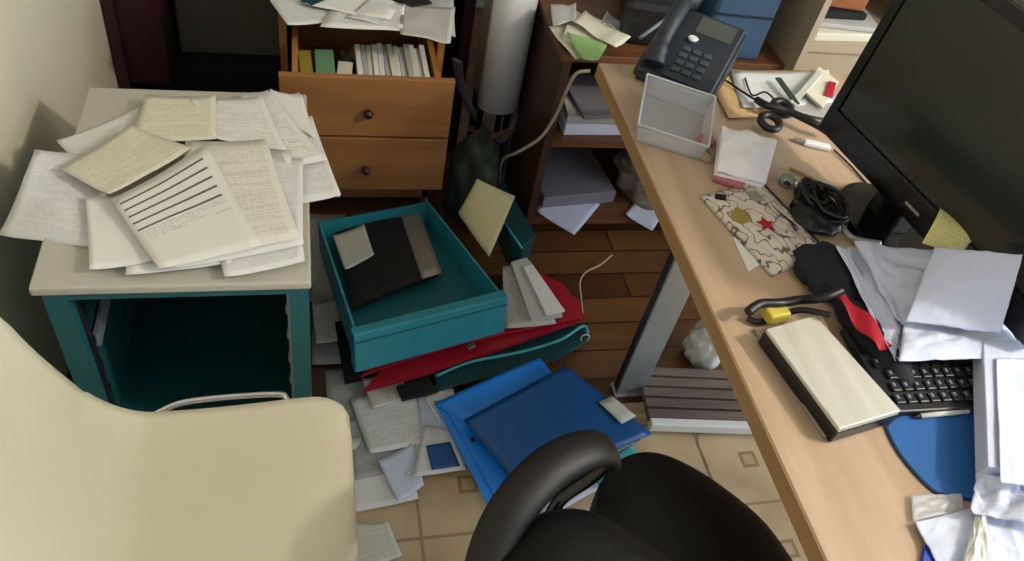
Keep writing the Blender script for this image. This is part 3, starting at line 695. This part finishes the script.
# pale drive box on black tray
db = thing('hard_drive_dock', 'pale topped black hard drive box lying near the desk edge', 'drive', at(830, 380, ZD))
zq = ZD+.030
dq = [(838, 432), (901, 413), (814, 316), (764, 330)]
dA = [at(p[0], p[1], zq) for p in dq]
build('body', MB().prism([Vector((p.x, p.y, ZD+.0015)) for p in dA], .026, .003), M['blackpl'], db)
cn = sum(dA, Vector())/4
build('cover', MB().prism([cn+(p-cn)*.985+Vector((0, 0, -.0025)) for p in dA], .007, .002), M['drivetop'], db)
tag(slab([(822, 438), (834, 442), (768, 336), (752, 330)], ZD+.0004, .006, M['silver'], name='metal_ruler', bevel=.001), 'silver strip lying beside the left of the drive box', 'ruler')
tag(build('highlighter', MB().box(at(776, 314, ZD+.022), (.038, .024, .02), rz=.15, bevel=.004), M['yell2']), 'yellow plastic cap between the cables and the drive box', 'cap')

# keyboard
kbq = [(893, 412), (1000, 408), (960, 340), (858, 352)]
kb_ = thing('keyboard', 'black keyboard with white legends partly under the papers', 'keyboard', at(925, 380, ZD))
kA = [at(p[0], p[1], ZD+.018) for p in kbq]
# rectangle from measured edge
e1 = (kA[0]-kA[3]); Lk = .17; e1n = e1.normalized(); e2n = Vector((-e1n.y, e1n.x, 0))
if e2n.dot(kA[1]-kA[0]) < 0: e2n = -e2n
kO = kA[0]
def KB(u, v, w=0): return Vector((kO.x, kO.y, ZD+.003))+e2n*u-e1n*v+Vector((0, 0, w))
build('body', MB().prism([KB(0, 0), KB(.40, 0), KB(.40, .16), KB(0, .16)], .014, .003), M['kbd'], kb_)
ka = math.atan2(e2n.y, e2n.x)
for r_ in range(6):
    for c_ in range(14):
        u = .02+c_*.0195; v = .02+r_*.0215
        if u > .235: continue
        kc = build('key', MB().box(KB(u+.006*(r_ % 3), v, .0165), (.0155, .0165, .006), rz=ka, bevel=.0015), M['keycap'], kb_)
        build('legend', MB().box(KB(u+.006*(r_ % 3)-.002, v+.002, .0198), (.004, .006, .0006), rz=ka), M['legend'], kc)
# mouse pad
mpad = thing('mouse_pad', 'rounded blue mouse pad below the keyboard', 'mouse pad', at(930, 455, ZD))
mo = smooth([at(*p, ZD+.0005) for p in ((884, 428), (898, 417), (930, 413), (985, 415), (1010, 455), (990, 498), (945, 497), (925, 486), (898, 455), (884, 428))], 6)[:-1]
build('rim', MB().prism(mo, .003), M['padedge'], mpad)
mc = sum(mo, Vector())/len(mo)
build('surface', MB().prism([mc+(p-mc)*.965+Vector((0, 0, .003)) for p in mo], .001), M['pad'], mpad)
for (a, b, m_, lab) in (((905, 412), (955, 406), 'red', 'red pen lying between the keyboard and the mouse pad'), ((920, 416), (968, 411), 'white', 'white pen lying at the top of the mouse pad')):
    pen = thing('pen', lab, 'pen', at(*a, ZD)); A_, B_ = at(*a, ZD+.01), at(*b, ZD+.01)
    build('barrel', MB().tube([A_, B_], .004, 10), M[m_], pen)
    build('tip', MB().tube([A_, A_+(A_-B_).normalized()*.012], [.004, .001], 10), M['steeldark'], pen)

# ------------------------------------------------------------------ papers at the right of the desk
G = 'white papers heaped on the desk'
def hump(px, z0, mat, lab, amp, seed, name='paper_sheet', fold=0, fr=1.7, flatv=False):
    c = [P3(p, z0) for p in px]
    def fn(u, v):
        p = lerp4(c, u, v); k = math.sin(PI*u)**.6*math.sin(PI*v)**.6
        p.z += amp*(.5+.8*noise.noise(Vector((u*fr, v*fr, seed))))*(.35+.65*k) + amp*.14*noise.noise(Vector((u*5, v*6, seed)))-min(amp, .02)*.4*abs(noise.noise(Vector((u*3.3+v*2, v*2.5-u, seed+9))))**.8-min(amp, .02)*.15*abs(noise.noise(Vector((u*7-v*3, v*6+u*2, seed+5)))) + fold*abs(u-.5)
        return p
    return tag(build(name, MB().grid(fn, 44, 44), mat if not isinstance(mat, str) else P[mat], solid=.0006), lab, 'paper', G)
hump([(898, 362), (985, 350), (920, 262), (838, 250)], ZD+.032, 'bluewb', 'white sheet with a bent left edge lowest over the black case', .02, 1)
hump([(895, 362), (900, 330), (870, 250), (835, 246)], ZD+.038, 'bluew', 'narrow white strip of paper along the red ribbon', .015, 9)
hump([(900, 325, .80), (940, 320, .80), (965, 254, .85), (852, 243, .80)], ZD+.045, 'bluewb', 'shaded bluish folded sheet on the upper left of the heap', .03, 2)
hump([(898, 362), (1022, 358), (1005, 318), (905, 312)], ZD+.048, 'bluew', 'white slip across the lower front of the heap', .015, 3)
hump([(905, 322, .815), (1000, 334, .825), (1023, 254, .945), (934, 248, .875)], ZD+.062, 'bluewb', 'lilac tinted curled sheet topmost on the heap', .012, 5)
# stack at right edge
zz = ZD+.024
st_ = tag(slab([(975, 478), (1050, 492), (1045, 352), (972, 352)], ZD+.024, .03, P['bluewb'], name='paper_stack'), 'thick stack of white pages at the right edge over the keyboard', 'paper stack')
hump([(1000, 482), (1060, 490), (1050, 358), (996, 358)], ZD+.058, 'bluew', 'lined page topmost on the thick stack at the right edge', .005, 7)
hump([(970, 512), (1045, 530), (1045, 490), (976, 474)], ZD+.03, 'bluew', 'crumpled white paper in front of the thick stack', .03, 8, name='crumpled_paper', fr=4)
hump([(940, 570), (1000, 575), (985, 505), (915, 522)], ZD+.010, 'bluew', 'printed white sheet in the lower right corner', .006, 11)
hump([(985, 575), (1050, 580), (1040, 525), (975, 508)], ZD+.014, 'bluew', 'bluish sheet at the far lower right corner', .008, 12)
hump([(960, 570), (990, 570), (984, 510), (978, 508)], ZD+.022, 'text', 'folded leaflet standing between the two corner sheets', .012, 13)
tag(slab([(918, 575), (955, 575), (936, 534), (922, 548)], ZD+.001, .006, M['bluecol'], name='booklet'), 'cobalt blue booklet at the bottom edge under the corner sheets', 'booklet')
tag(build('plastic_wrapper', MB().grid(lambda u, v: lerp4([at(912, 522, ZD+.004), at(962, 512, ZD+.004), at(960, 495, ZD+.004), at(910, 496, ZD+.004)], u, v)+Vector((0, 0, .003*(1+noise.noise(Vector((u*5, v*5, 2)))))), 16, 10), M['clear'], solid=.001), 'clear plastic wrapper under the mouse pad corner', 'wrapper')

# ------------------------------------------------------------------ monitor
mn = thing('monitor', 'large black flat monitor seen at an angle on the right of the desk', 'monitor', at(880, 215, ZD))
zb = .82
m0 = at(820, 127, zb); m1 = at(921, 234, zb); md = (m1-m0).normalized(); MW, MH = .56, .36
mnrm = Vector((md.y, -md.x, 0))
if mnrm.x > 0: mnrm = -mnrm          # facing the seated user (towards -X)
mup = (Vector((0, 0, 1)) - mnrm*.06).normalized()
def MP(u, v, w=0): return m0+md*u+mup*v+mnrm*w
def mbox(u0, u1, v0, v1, w0, w1, bevel=0):
    t = MB(); t.prism([MP(u0, v0, w0), MP(u1, v0, w0), MP(u1, v1, w0), MP(u0, v1, w0)], mnrm*(w1-w0), bevel); return t
build('housing', mbox(0, MW, 0, MH, -.035, 0, .006), M['blackpl'], mn)
build('screen', mbox(.022, MW-.022, .055, MH-.022, -.001, .0008), M['screen'], mn)
fr2 = mbox(0.0, MW, 0, .052, 0, .006, .002); build('bottom_bezel', fr2, M['blackgloss'], mn)
bz = MB()
for (a, b, c_, d) in ((0, .02, .052, MH), (MW-.02, MW, .052, MH), (.02, MW-.02, MH-.02, MH)):
    t = bmesh.new(); MB_ = mbox(a, b, c_, d, 0, .005, .001); 
    me_ = bpy.data.meshes.new('tmp'); MB_.b.to_mesh(me_); MB_.b.free(); t.from_mesh(me_); bpy.data.meshes.remove(me_); bz.merge(t)
build('bezel_frame', bz, M['blackgloss'], mn)
build('badge', mbox(.25, .285, .022, .027, .006, .0072), M['silver'], mn)
build('back_bulge', mbox(.12, MW-.12, .04, .26, -.075, -.035, .012), M['blackpl'], mn)
bc = at(884, 222, ZD+.004)
nk = MP(MW*.36, .1, -.06)
build('neck', MB().prism([(bc.x-.02, bc.y-.04, ZD+.01), (bc.x+.02, bc.y-.04, ZD+.01), (bc.x+.02, bc.y+.04, ZD+.01), (bc.x-.02, bc.y+.04, ZD+.01)], Vector((nk.x-bc.x, nk.y-bc.y, .17)), .004), M['blackgloss'], mn)
bs_ = MB(); t = bmesh.new(); bmesh.ops.create_cone(t, cap_ends=True, segments=40, radius1=.1, radius2=.095, depth=.012)
bs_.merge(t, Matrix.Translation((bc.x, bc.y, ZD+.0065)) @ Matrix.Diagonal((.85, 1.1, 1, 1))); build('base', bs_, M['blackgloss'], mn)
# yellow sticky note stuck on the bezel
sc = [at(922, 243, ZD+.105), at(960, 256, ZD+.105), at(978, 232, ZD+.125), at(940, 208, ZD+.13)]
def stf(u, v):
    p = lerp4(sc, u, v); p.z += .012*math.sin(PI*v); return p
tag(build('sticky_note', MB().grid(stf, 10, 10), paper('yellow_note_paper', '#d8d296', 'text', 9, '#a59c60', .5, 3), solid=.0006), 'curled yellow sticky note at the foot of the monitor', 'note')
lb = thing('black_device', 'black box with a white square mark at the right edge of the photo', 'device', at(1020, 280, ZD))
tq_ = [(995, 305), (1040, 340), (1060, 265), (1012, 240)]
build('body', MB().prism([at(1003, 292, ZD), at(1050, 330, ZD), at(1075, 265, ZD), at(1022, 240, ZD)], .04, .004), M['blackpl'], lb)
e_ = at(1015, 298, ZD+.0405)
for dx_, dy_ in ((0, 0), (.014, -.012)):
    build('white_mark', MB().box(e_+Vector((dx_, dy_, .0004)), (.010, .010, .001), rz=.4), M['white'], lb)
tag(build('navy_cloth', lump((1008, 240), (.09, .04, .03), 12, .2), M['denim']), 'dark navy cloth heaped under the monitor at the right edge', 'cloth')

# far desk: envelopes, headset, notebook
G = 'papers at the far end of the desk'
z = ZD+.0006
tsheet([(728, 120), (832, 112), (812, 72), (704, 70)], M['kraft'], 'tan envelope lying under the headset at the far end of the desk')
tsheet([(742, 110), (832, 105), (828, 72), (730, 74)], 'text2', 'printed white sheet on the tan envelope at the far end of the desk', wav=.003)
tsheet([(790, 112), (834, 122), (836, 98), (800, 90)], 'grey', 'grey page against the monitor corner', wav=.003)
tag(slab([(800, 90), (822, 110), (838, 84), (818, 68)], z+.009, .006, P['cream'], name='notebook'), 'cream notebook with a red tab beside the monitor corner', 'notebook')
tag(slab([(824, 96), (832, 98), (836, 84), (828, 82)], z+.016, .004, M['redcloth'], name='tab_marker', bevel=.001), 'small red tab on the cream notebook', 'tab')
for (a, b, lab) in (((778, 78), (797, 104), 'dark green ruler crossing the papers behind the headset'), ((792, 104), (820, 72), 'pale green ruler leaning against the cream notebook')):
    A_, B_ = at(*a, z+.017), at(*b, z+.017); dd = B_-A_
    tag(build('ruler', MB().box((A_+B_)/2, (dd.length, .014, .004), rz=math.atan2(dd.y, dd.x), bevel=.001), M['dgreen'] if 'dark' in lab else M['whitecard']), lab, 'ruler')
hd = thing('headset', 'black wired headset lying on the far end of the desk', 'headset', at(785, 112, ZD))
build('headband', MB().tube(smooth([at(757, 100, ZD+.02), at(768, 106, ZD+.03), at(790, 112, ZD+.03), at(815, 124, ZD+.03), at(828, 132, ZD+.02)]), .008, 10), M['cable'], hd)
build('boom', MB().tube(smooth([at(722, 78, ZD+.01), at(740, 90, ZD+.012), at(762, 104, ZD+.02)]), .0025, 8), M['cable'], hd)
for p in ((770, 122), (782, 108)):
    build('ear_pad', MB().tube([at(*p, ZD+.02)+Vector((.020*math.cos(a*PI/8), .020*math.sin(a*PI/8), .004*math.sin(a*PI/8))) for a in range(16)], .008, 8, closed=True), M['blackpl'], hd)
tag(build('thin_cable', MB().tube(smooth([at(745, 78, ZD+.012), at(752, 95, ZD+.012), at(765, 92, ZD+.03), at(775, 100, ZD+.03)]), .002, 8), M['cable']), 'thin black wire curling by the headset', 'cable')
us = thing('usb_stick', 'white usb stick lying under the lower edge of the monitor', 'usb stick', at(817, 145, ZD))
build('body', MB().box(at(817, 145, ZD+.006), (.055, .018, .010), rz=-.35, bevel=.003), M['white'], us)
build('plug', MB().box(at(798, 140, ZD+.006), (.014, .012, .005), rz=-.35), M['silver'], us)
tag(build('thin_cable', MB().tube(smooth([at(834, 150, ZD+.004), at(850, 165, ZD+.004), at(868, 185, ZD+.004), at(885, 200, ZD+.02)]), .002, 8), M['cable']), 'thin black wire running from the usb stick under the monitor', 'cable')
tag(build('pencil', MB().tube([at(790, 168, ZD+.004), at(828, 186, ZD+.004)], .003, 6), M['deskedge']), 'short brown pencil lying in front of the monitor', 'pencil')
tag(build('adapter_cable', MB().tube(smooth([at(824, 205, ZD+.01), at(838, 222, ZD+.012), at(852, 238, ZD+.012), at(880, 244, ZD+.012)]), .006, 8), M['silver']), 'grey cable curving around the monitor foot', 'cable')

# ------------------------------------------------------------------ floor pile
G = 'papers strewn on the floor'
z = .001
FL = [
 ([(300, 300), (350, 310), (345, 215), (310, 215)], 'grey', 'grey page on the floor against the right side of the pedestal'),
 ([(312, 366), (372, 362), (345, 262), (312, 268)], 'news', 'newspaper page on the floor left of the teal drawer'),
 ([(330, 445), (425, 430), (395, 365), (325, 372)], 'news', 'newspaper page on the floor by the cream chair corner'),
 ([(345, 515), (418, 500), (405, 430), (340, 440)], 'blank', 'large plain sheet on the floor right of the cream chair'),
 ([(352, 482), (440, 462), (420, 405), (345, 420)], 'grey', 'greyish sheet in the middle of the floor papers'),
 ([(355, 575), (402, 556), (388, 523), (348, 524)], 'form', 'form sheet alone on the floor at the bottom next to the cream chair'),
 ([(405, 476), (498, 458), (480, 405), (420, 412)], 'text2', 'printed sheet under the corner of the bright blue folder'),
 ([(398, 503), (424, 486), (412, 444), (378, 462)], 'bluew', 'small tilted white slip at the front of the floor papers'),
 ([(370, 455), (440, 440), (410, 385), (350, 400)], 'text', 'printed sheet pointing at the cream chair corner'),
 ([(420, 440), (465, 430), (450, 380), (418, 392)], 'bluewb', 'white sheet beside the bright blue folder edge'),
 ([(372, 410), (412, 398), (398, 372), (362, 380)], 'form', 'small form sheet just below the red file tip'),
 ([(440, 425), (462, 415), (440, 388), (424, 398)], 'text', 'small printed slip between the dark notebook and the bright blue folder'),
 ([(316, 345), (345, 340), (335, 300), (312, 305)], 'form', 'narrow form sheet in the gap between the pedestal and the teal drawer'),
]
for px, mt_, lab in FL:
    z += .0018; sheet(px, z, mt_, lab, G, wav=.002)
br_ = thing('brochure', 'brochure with a blue picture on the floor left of the bright blue folder', 'brochure', at(450, 460, .022))
build('page', quad_mb([(412, 478), (466, 470), (452, 430), (425, 425)], .022, 0, .002, 3), P['text2'], br_, solid=.002)
build('blue_picture', quad_mb([(432, 470), (460, 466), (450, 442), (426, 446)], .026, 0, .001, 3), M['blue'], br_, solid=.0005)
G2 = 'books scattered on the floor'
# base books under the drawer
tag(slab([(345, 385), (500, 350), (480, 310), (335, 330)], .001+.008, .034, M['blackfab'], name='binder'), 'dark binder lying flat under the teal drawer', 'binder')
# red box file under drawer, with lid
rb = thing('expanding_file', 'red expanding file crushed under the teal drawer', 'file', at(470, 350, .02))
rl = [(361, 394), (450, 369), (508, 348), (584, 321), (562, 288), (515, 266), (492, 330), (390, 362)]
build('lower_cover', MB().prism([at(*p, .045) for p in rl], .005, .001), M['red'], rb)
rm = [(360, 378), (395, 365), (460, 345), (505, 335), (583, 318), (578, 300), (520, 268), (495, 318), (385, 350)]
build('upper_cover', MB().prism([at(*p, .078) for p in rm], .006, .001), M['red'], rb)
ctr = []
for k in range(4):
    zz_ = .054+k*.005
    build('divider', MB().prism([at(p[0]+2, p[1]-3, zz_) for p in rl], .0015), P['grey'] if k == 2 else M['red'], rb)
build('clasp', MB().box(at(471, 346, .086), (.02, .012, .006), rz=.4, bevel=.001), M['steel'], rb)
# newspaper piles right of drawer
sheet([(505, 330), (556, 325), (530, 262), (502, 268)], .087, 'news', 'newspaper page between the teal drawer and the red file', G, wav=.003)
tag(slab([(530, 322), (562, 318), (526, 260), (510, 265)], .091, .012, P['news'], name='magazine'), 'grey magazine lying on the newspaper beside the red file', 'magazine')
tag(slab([(546, 316), (565, 312), (532, 265), (523, 268)], .104, .005, P['blank'], name='envelope'), 'narrow white envelope on the grey magazine beside the red file', 'envelope')
# dark teal folder with pale trim in front of the red file
dt = thing('ring_binder', 'dark teal folder with a pale trim below the red file', 'binder', at(510, 360, .0))
build('cover', MB().prism([at(*p, .028) for p in [(438, 392), (560, 360), (590, 340), (583, 325), (480, 345), (430, 365)]], .008, .002), M['dteal'], dt)
build('trim', MB().tube(smooth([at(436, 376, .05), at(470, 362, .055), at(520, 352, .058), at(560, 340, .058), at(583, 326, .055), at(588, 335, .045)]), .004, 8), M['tealtrim'], dt)
build('ring', MB().tube([at(585, 338, .045)+Vector((.012*math.cos(a*PI/6), 0, .014*math.sin(a*PI/6))) for a in range(12)], .002, 6, closed=True), M['whitecard'], dt)
# navy binder leaning behind yellow card
nb = thing('ring_binder', 'dark navy binder standing behind the pale yellow card', 'binder', at(525, 255, 0))
build('cover', MB().prism([at(505, 262, .06), at(518, 268, .06), at(530, 258, .06), at(500, 205, .06), at(488, 212, .06)], .09, .002), M['dteal'], nb)
build('edge', MB().tube([at(498, 214, .155), at(522, 248, .155)], .003), M['tealtrim'], nb)

# teal drawer box
zt_ = .245; zb_ = .125
T0, T1, T2, T3 = at(352, 330, zt_), at(507, 291, zt_), at(443, 198, zt_), at(331, 222, zt_)
ux = (T1-T0).normalized(); uy = Vector((-ux.y, ux.x, 0)); TW = (T1-T0).length; TD = .47
TW = min(TW, .42)
td = thing('storage_tray', 'bright teal metal drawer lying on the heap on the floor', 'drawer', T0+ux*TW/2-Vector((0, 0, zt_-zb_))-uy*.03, math.atan2(ux.y, ux.x))
def tbox(u0, u1, v0, v1, w0, w1, bevel=0):
    m_ = MB(); m_.bb((u0-TW/2, v0, w0), (u1-TW/2, v1, w1), bevel)
    for v in m_.b.verts:
        k = max(0, v.co.y-.03)/TD; v.co.x += k*(.055 if v.co.x < 0 else -.008)
    return m_
H_ = .115; td.rotation_euler.x = math.radians(-9)
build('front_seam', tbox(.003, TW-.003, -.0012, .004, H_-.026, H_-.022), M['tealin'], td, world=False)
build('front_panel', tbox(0, TW, 0, .03, 0, H_, .004), M['tealbox'], td, world=False)
build('side_wall', tbox(.008, .013, .022, TD, .005, H_-.004), M['tealbox'], td, world=False)
build('side_wall', tbox(TW-.013, TW-.008, .022, TD, .005, H_-.004), M['tealbox'], td, world=False)
build('back_wall', tbox(.013, TW-.013, TD-.005, TD, .005, H_-.012), M['tealbox'], td, world=False)
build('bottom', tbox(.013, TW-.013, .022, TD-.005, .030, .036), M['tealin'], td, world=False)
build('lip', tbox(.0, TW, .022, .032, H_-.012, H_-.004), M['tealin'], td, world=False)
print('drawer', T0, T1, TW, (T2-T1).length)
# black folder in it
bf = thing('document_folder', 'black folder with a grey spine strip lying in the teal drawer', 'folder', at(385, 265, .13))
bq = [(352, 309, .158), (438, 275, .158), (412, 210, .108), (336, 232, .108)]
build('cover', MB().grid(lambda u, v: lerp4([P3(p, 0) for p in bq], u, v)+Vector((0, 0, .015*math.sin(PI*u)*.6)), 12, 12), M['blackfab'], bf, solid=.014)
build('spine_strip', MB().grid(lambda u, v: lerp4([P3(p, 0) for p in [(422, 279, .172), (442, 273, .172), (418, 209, .122), (400, 213, .122)]], u, v), 4, 8), M['spine'], bf, solid=.005)
sheet([(345, 271, .155), (374, 256, .158), (364, 225, .138), (333, 237, .134)], .18, M['whitecard'], 'pale square card lying on the black folder in the teal drawer', name='index_card', cat='card')
yc = [at(492, 255, .14), at(486, 255, .14)]
sheet([(458, 214, .205), (489, 258, .17), (515, 197, .25), (477, 180, .29)], .2, M['yellowcard'], 'pale yellow card leaning on the right rim of the teal drawer', name='card', cat='card', curl=.002)

# blue folders
fb = thing('document_folder', 'bright blue folder under the dark blue one on the floor', 'folder', at(480, 440, .03))
build('cover', MB().prism([at(*p, .034) for p in [(488, 506), (520, 478), (470, 395), (434, 402)]], .004, .001), M['bluelt'], fb)
build('flap', MB().grid(lambda u, v: lerp4([at(434, 404, .04), at(470, 425, .045), at(556, 378, .052), at(540, 358, .056)], u, v)+Vector((0, 0, .006*math.sin(PI*v))), 8, 8), M['bluelt'], fb, solid=.002)
build('inner_sheet', MB().prism([at(*p, .0395) for p in [(500, 506), (524, 476), (476, 400), (446, 410)]], .003, .001), M['bluelt'], fb)
build('rivet', MB().lathe(at(473, 440, .043), [(.006, 0), (.006, .002)], 12), M['blackfab'], fb)
fd = thing('document_folder', 'dark blue folder with a white label on the floor under the desk edge', 'folder', at(550, 430, .07))
build('cover', MB().grid(lambda u, v: lerp4([at(520, 488, .07), at(652, 434, .075), at(565, 366, .085), at(464, 420, .075)], u, v)+Vector((0, 0, .008*math.sin(PI*u)*math.sin(PI*v))), 14, 14), M['blue'], fd, solid=.004)
build('under_cover', MB().grid(lambda u, v: lerp4([at(520, 490, .058), at(640, 440, .06), at(562, 372, .06), at(466, 420, .058)], u, v), 6, 6), M['blue'], fd, solid=.004)
build('label_tag', MB().grid(lambda u, v: lerp4([at(622, 424, .088), at(636, 416, .088), at(612, 396, .090), at(599, 402, .090)], u, v), 4, 4), M['whitecard'], fd, solid=.001)
sheet([(545, 520), (632, 470), (620, 445), (530, 480)], .045, 'bluewb', 'white sheet under the dark blue folder behind the office chair arm', G)
sheet([(600, 490), (640, 462), (632, 445), (590, 470)], .051, M['tealtrim'], 'pale teal sheet sticking out right of the dark blue folder', G)
tag(slab([(402, 402), (438, 393), (428, 380), (396, 388)], .03, .01, M['blackfab'], name='notebook'), 'small dark notebook between the newspapers and the red file', 'notebook')

# ------------------------------------------------------------------ office chair
oc = thing('office_chair', 'black leather office chair at the bottom centre of the photo', 'chair', (.46, .30, 0))
def cushion(px, z0, h, mat, name, dome=.02):
    o_ = smooth([at(*p, z0) for p in px]+[at(*px[0], z0)], 6)[:-1]
    c_ = sum(o_, Vector())/len(o_); b = MB(); rings = []
    for (k, w) in ((.93, 0), (.99, .012), (1.0, h*.5), (.985, h-.014), (.95, h-.003), (.85, h+dome*.25), (.6, h+dome*.75), (.3, h+dome), (.05, h+dome)):
        rings.append([b.b.verts.new(c_+(p-c_)*k+Vector((0, 0, w))) for p in o_])
    n = len(o_)
    for A_, B_ in zip(rings, rings[1:]):
        for j in range(n): b.b.faces.new((A_[j], A_[(j+1) % n], B_[(j+1) % n], B_[j])).smooth = True
    b.b.faces.new(rings[0][::-1]); b.b.faces.new(rings[-1])
    return build(name, b, mat, oc)
cushion([(584, 524), (594, 496), (618, 478), (652, 480), (702, 508), (758, 560), (790, 640), (700, 700), (600, 640), (585, 560)], .47, .09, M['leather'], 'seat', .015)
# backrest / side body in lower left
cushion([(505, 560), (524, 532), (556, 522), (592, 528), (640, 556), (680, 600), (640, 680), (500, 680), (480, 600)], .60, .05, M['leather'], 'backrest', .02)
arm = smooth([at(478, 590, .62), at(492, 545, .645), at(515, 505, .665), at(548, 470, .675), at(580, 452, .672), at(603, 449, .655), at(612, 460, .62)], 8)
build('armrest', MB().tube(arm, [.024+.008*math.sin(PI*i/(len(arm)-1)) for i in range(len(arm))], 16, flat=.55), M['armbrown'], oc)
build('arm_support', MB().tube(smooth([at(609, 462, .62), at(590, 478, .58), at(560, 500, .53), at(545, 530, .50)]), .011, 10), M['blackgloss'], oc)
cl_ = Vector((.50, .30, 0))
build('gas_column', MB().lathe(cl_+Vector((0, 0, .08)), [(.035, 0), (.035, .15), (.02, .16), (.02, .385)], 18), M['steeldark'], oc)
build('base_hub', MB().lathe(cl_+Vector((0, 0, .06)), [(.05, 0), (.05, .04), (.03, .06)], 18), M['blackpl'], oc)
for k in range(5):
    a = k*2*PI/5+.5; e = cl_+Vector((.27*math.cos(a), .27*math.sin(a), .06))
    l = build('base_arm', MB().tube([cl_+Vector((0, 0, .085)), e], [.024, .015], 10), M['blackpl'], oc)
    t = MB(); t2 = bmesh.new(); bmesh.ops.create_cone(t2, cap_ends=True, segments=18, radius1=.027, radius2=.027, depth=.04)
    t.merge(t2, Matrix.Translation((e.x, e.y, .028)) @ Matrix.Rotation(a, 4, 'Z') @ Matrix.Rotation(PI/2, 4, 'X')); build('caster', t, M['blackpl'], l)

# ------------------------------------------------------------------ lights
lp = thing('ceiling_lamp', 'round ceiling lamp above the desk behind the viewer', 'lamp', (2.2, -.05, 2.6))
build('shade', MB().lathe((2.2, -.05, 2.50), [(.02, 0), (.09, .01), (.12, .05), (.12, .08)], 28), M['lamp'], lp)
build('mount', MB().lathe((2.2, -.05, 2.58), [(.06, 0), (.06, .019)], 20), M['white'], lp)
def area(name, loc, target, size, power, col, sy=None):
    ld = bpy.data.lights.new(name, 'AREA'); ld.energy = power; ld.color = col; ld.size = size
    if sy: ld.shape = 'RECTANGLE'; ld.size_y = sy
    o = bpy.data.objects.new(name, ld); COL.objects.link(o); o.location = loc
    o.rotation_euler = (Vector(target)-Vector(loc)).to_track_quat('-Z', 'Y').to_euler(); return o
area('window_daylight', (3.15, 0, 1.6), (1.2, .5, .6), 1.7, 60, (.72, .86, 1.0), 1.15)
pl = bpy.data.lights.new('lamp_light', 'POINT'); pl.energy = 118; pl.color = (1, .92, .80); pl.shadow_soft_size = .06
o = bpy.data.objects.new('lamp_light', pl); COL.objects.link(o); o.location = (2.2, -.05, 2.36)
w = bpy.data.worlds.new('world'); S.world = w; w.use_nodes = True
w.node_tree.nodes['Background'].inputs[0].default_value = (.75, .85, 1, 1); w.node_tree.nodes['Background'].inputs[1].default_value = .65
S.view_settings.view_transform = 'Standard'; S.view_settings.look = 'None'; S.view_settings.gamma = 1; S.view_settings.exposure = 0
S.view_settings.use_curve_mapping = False
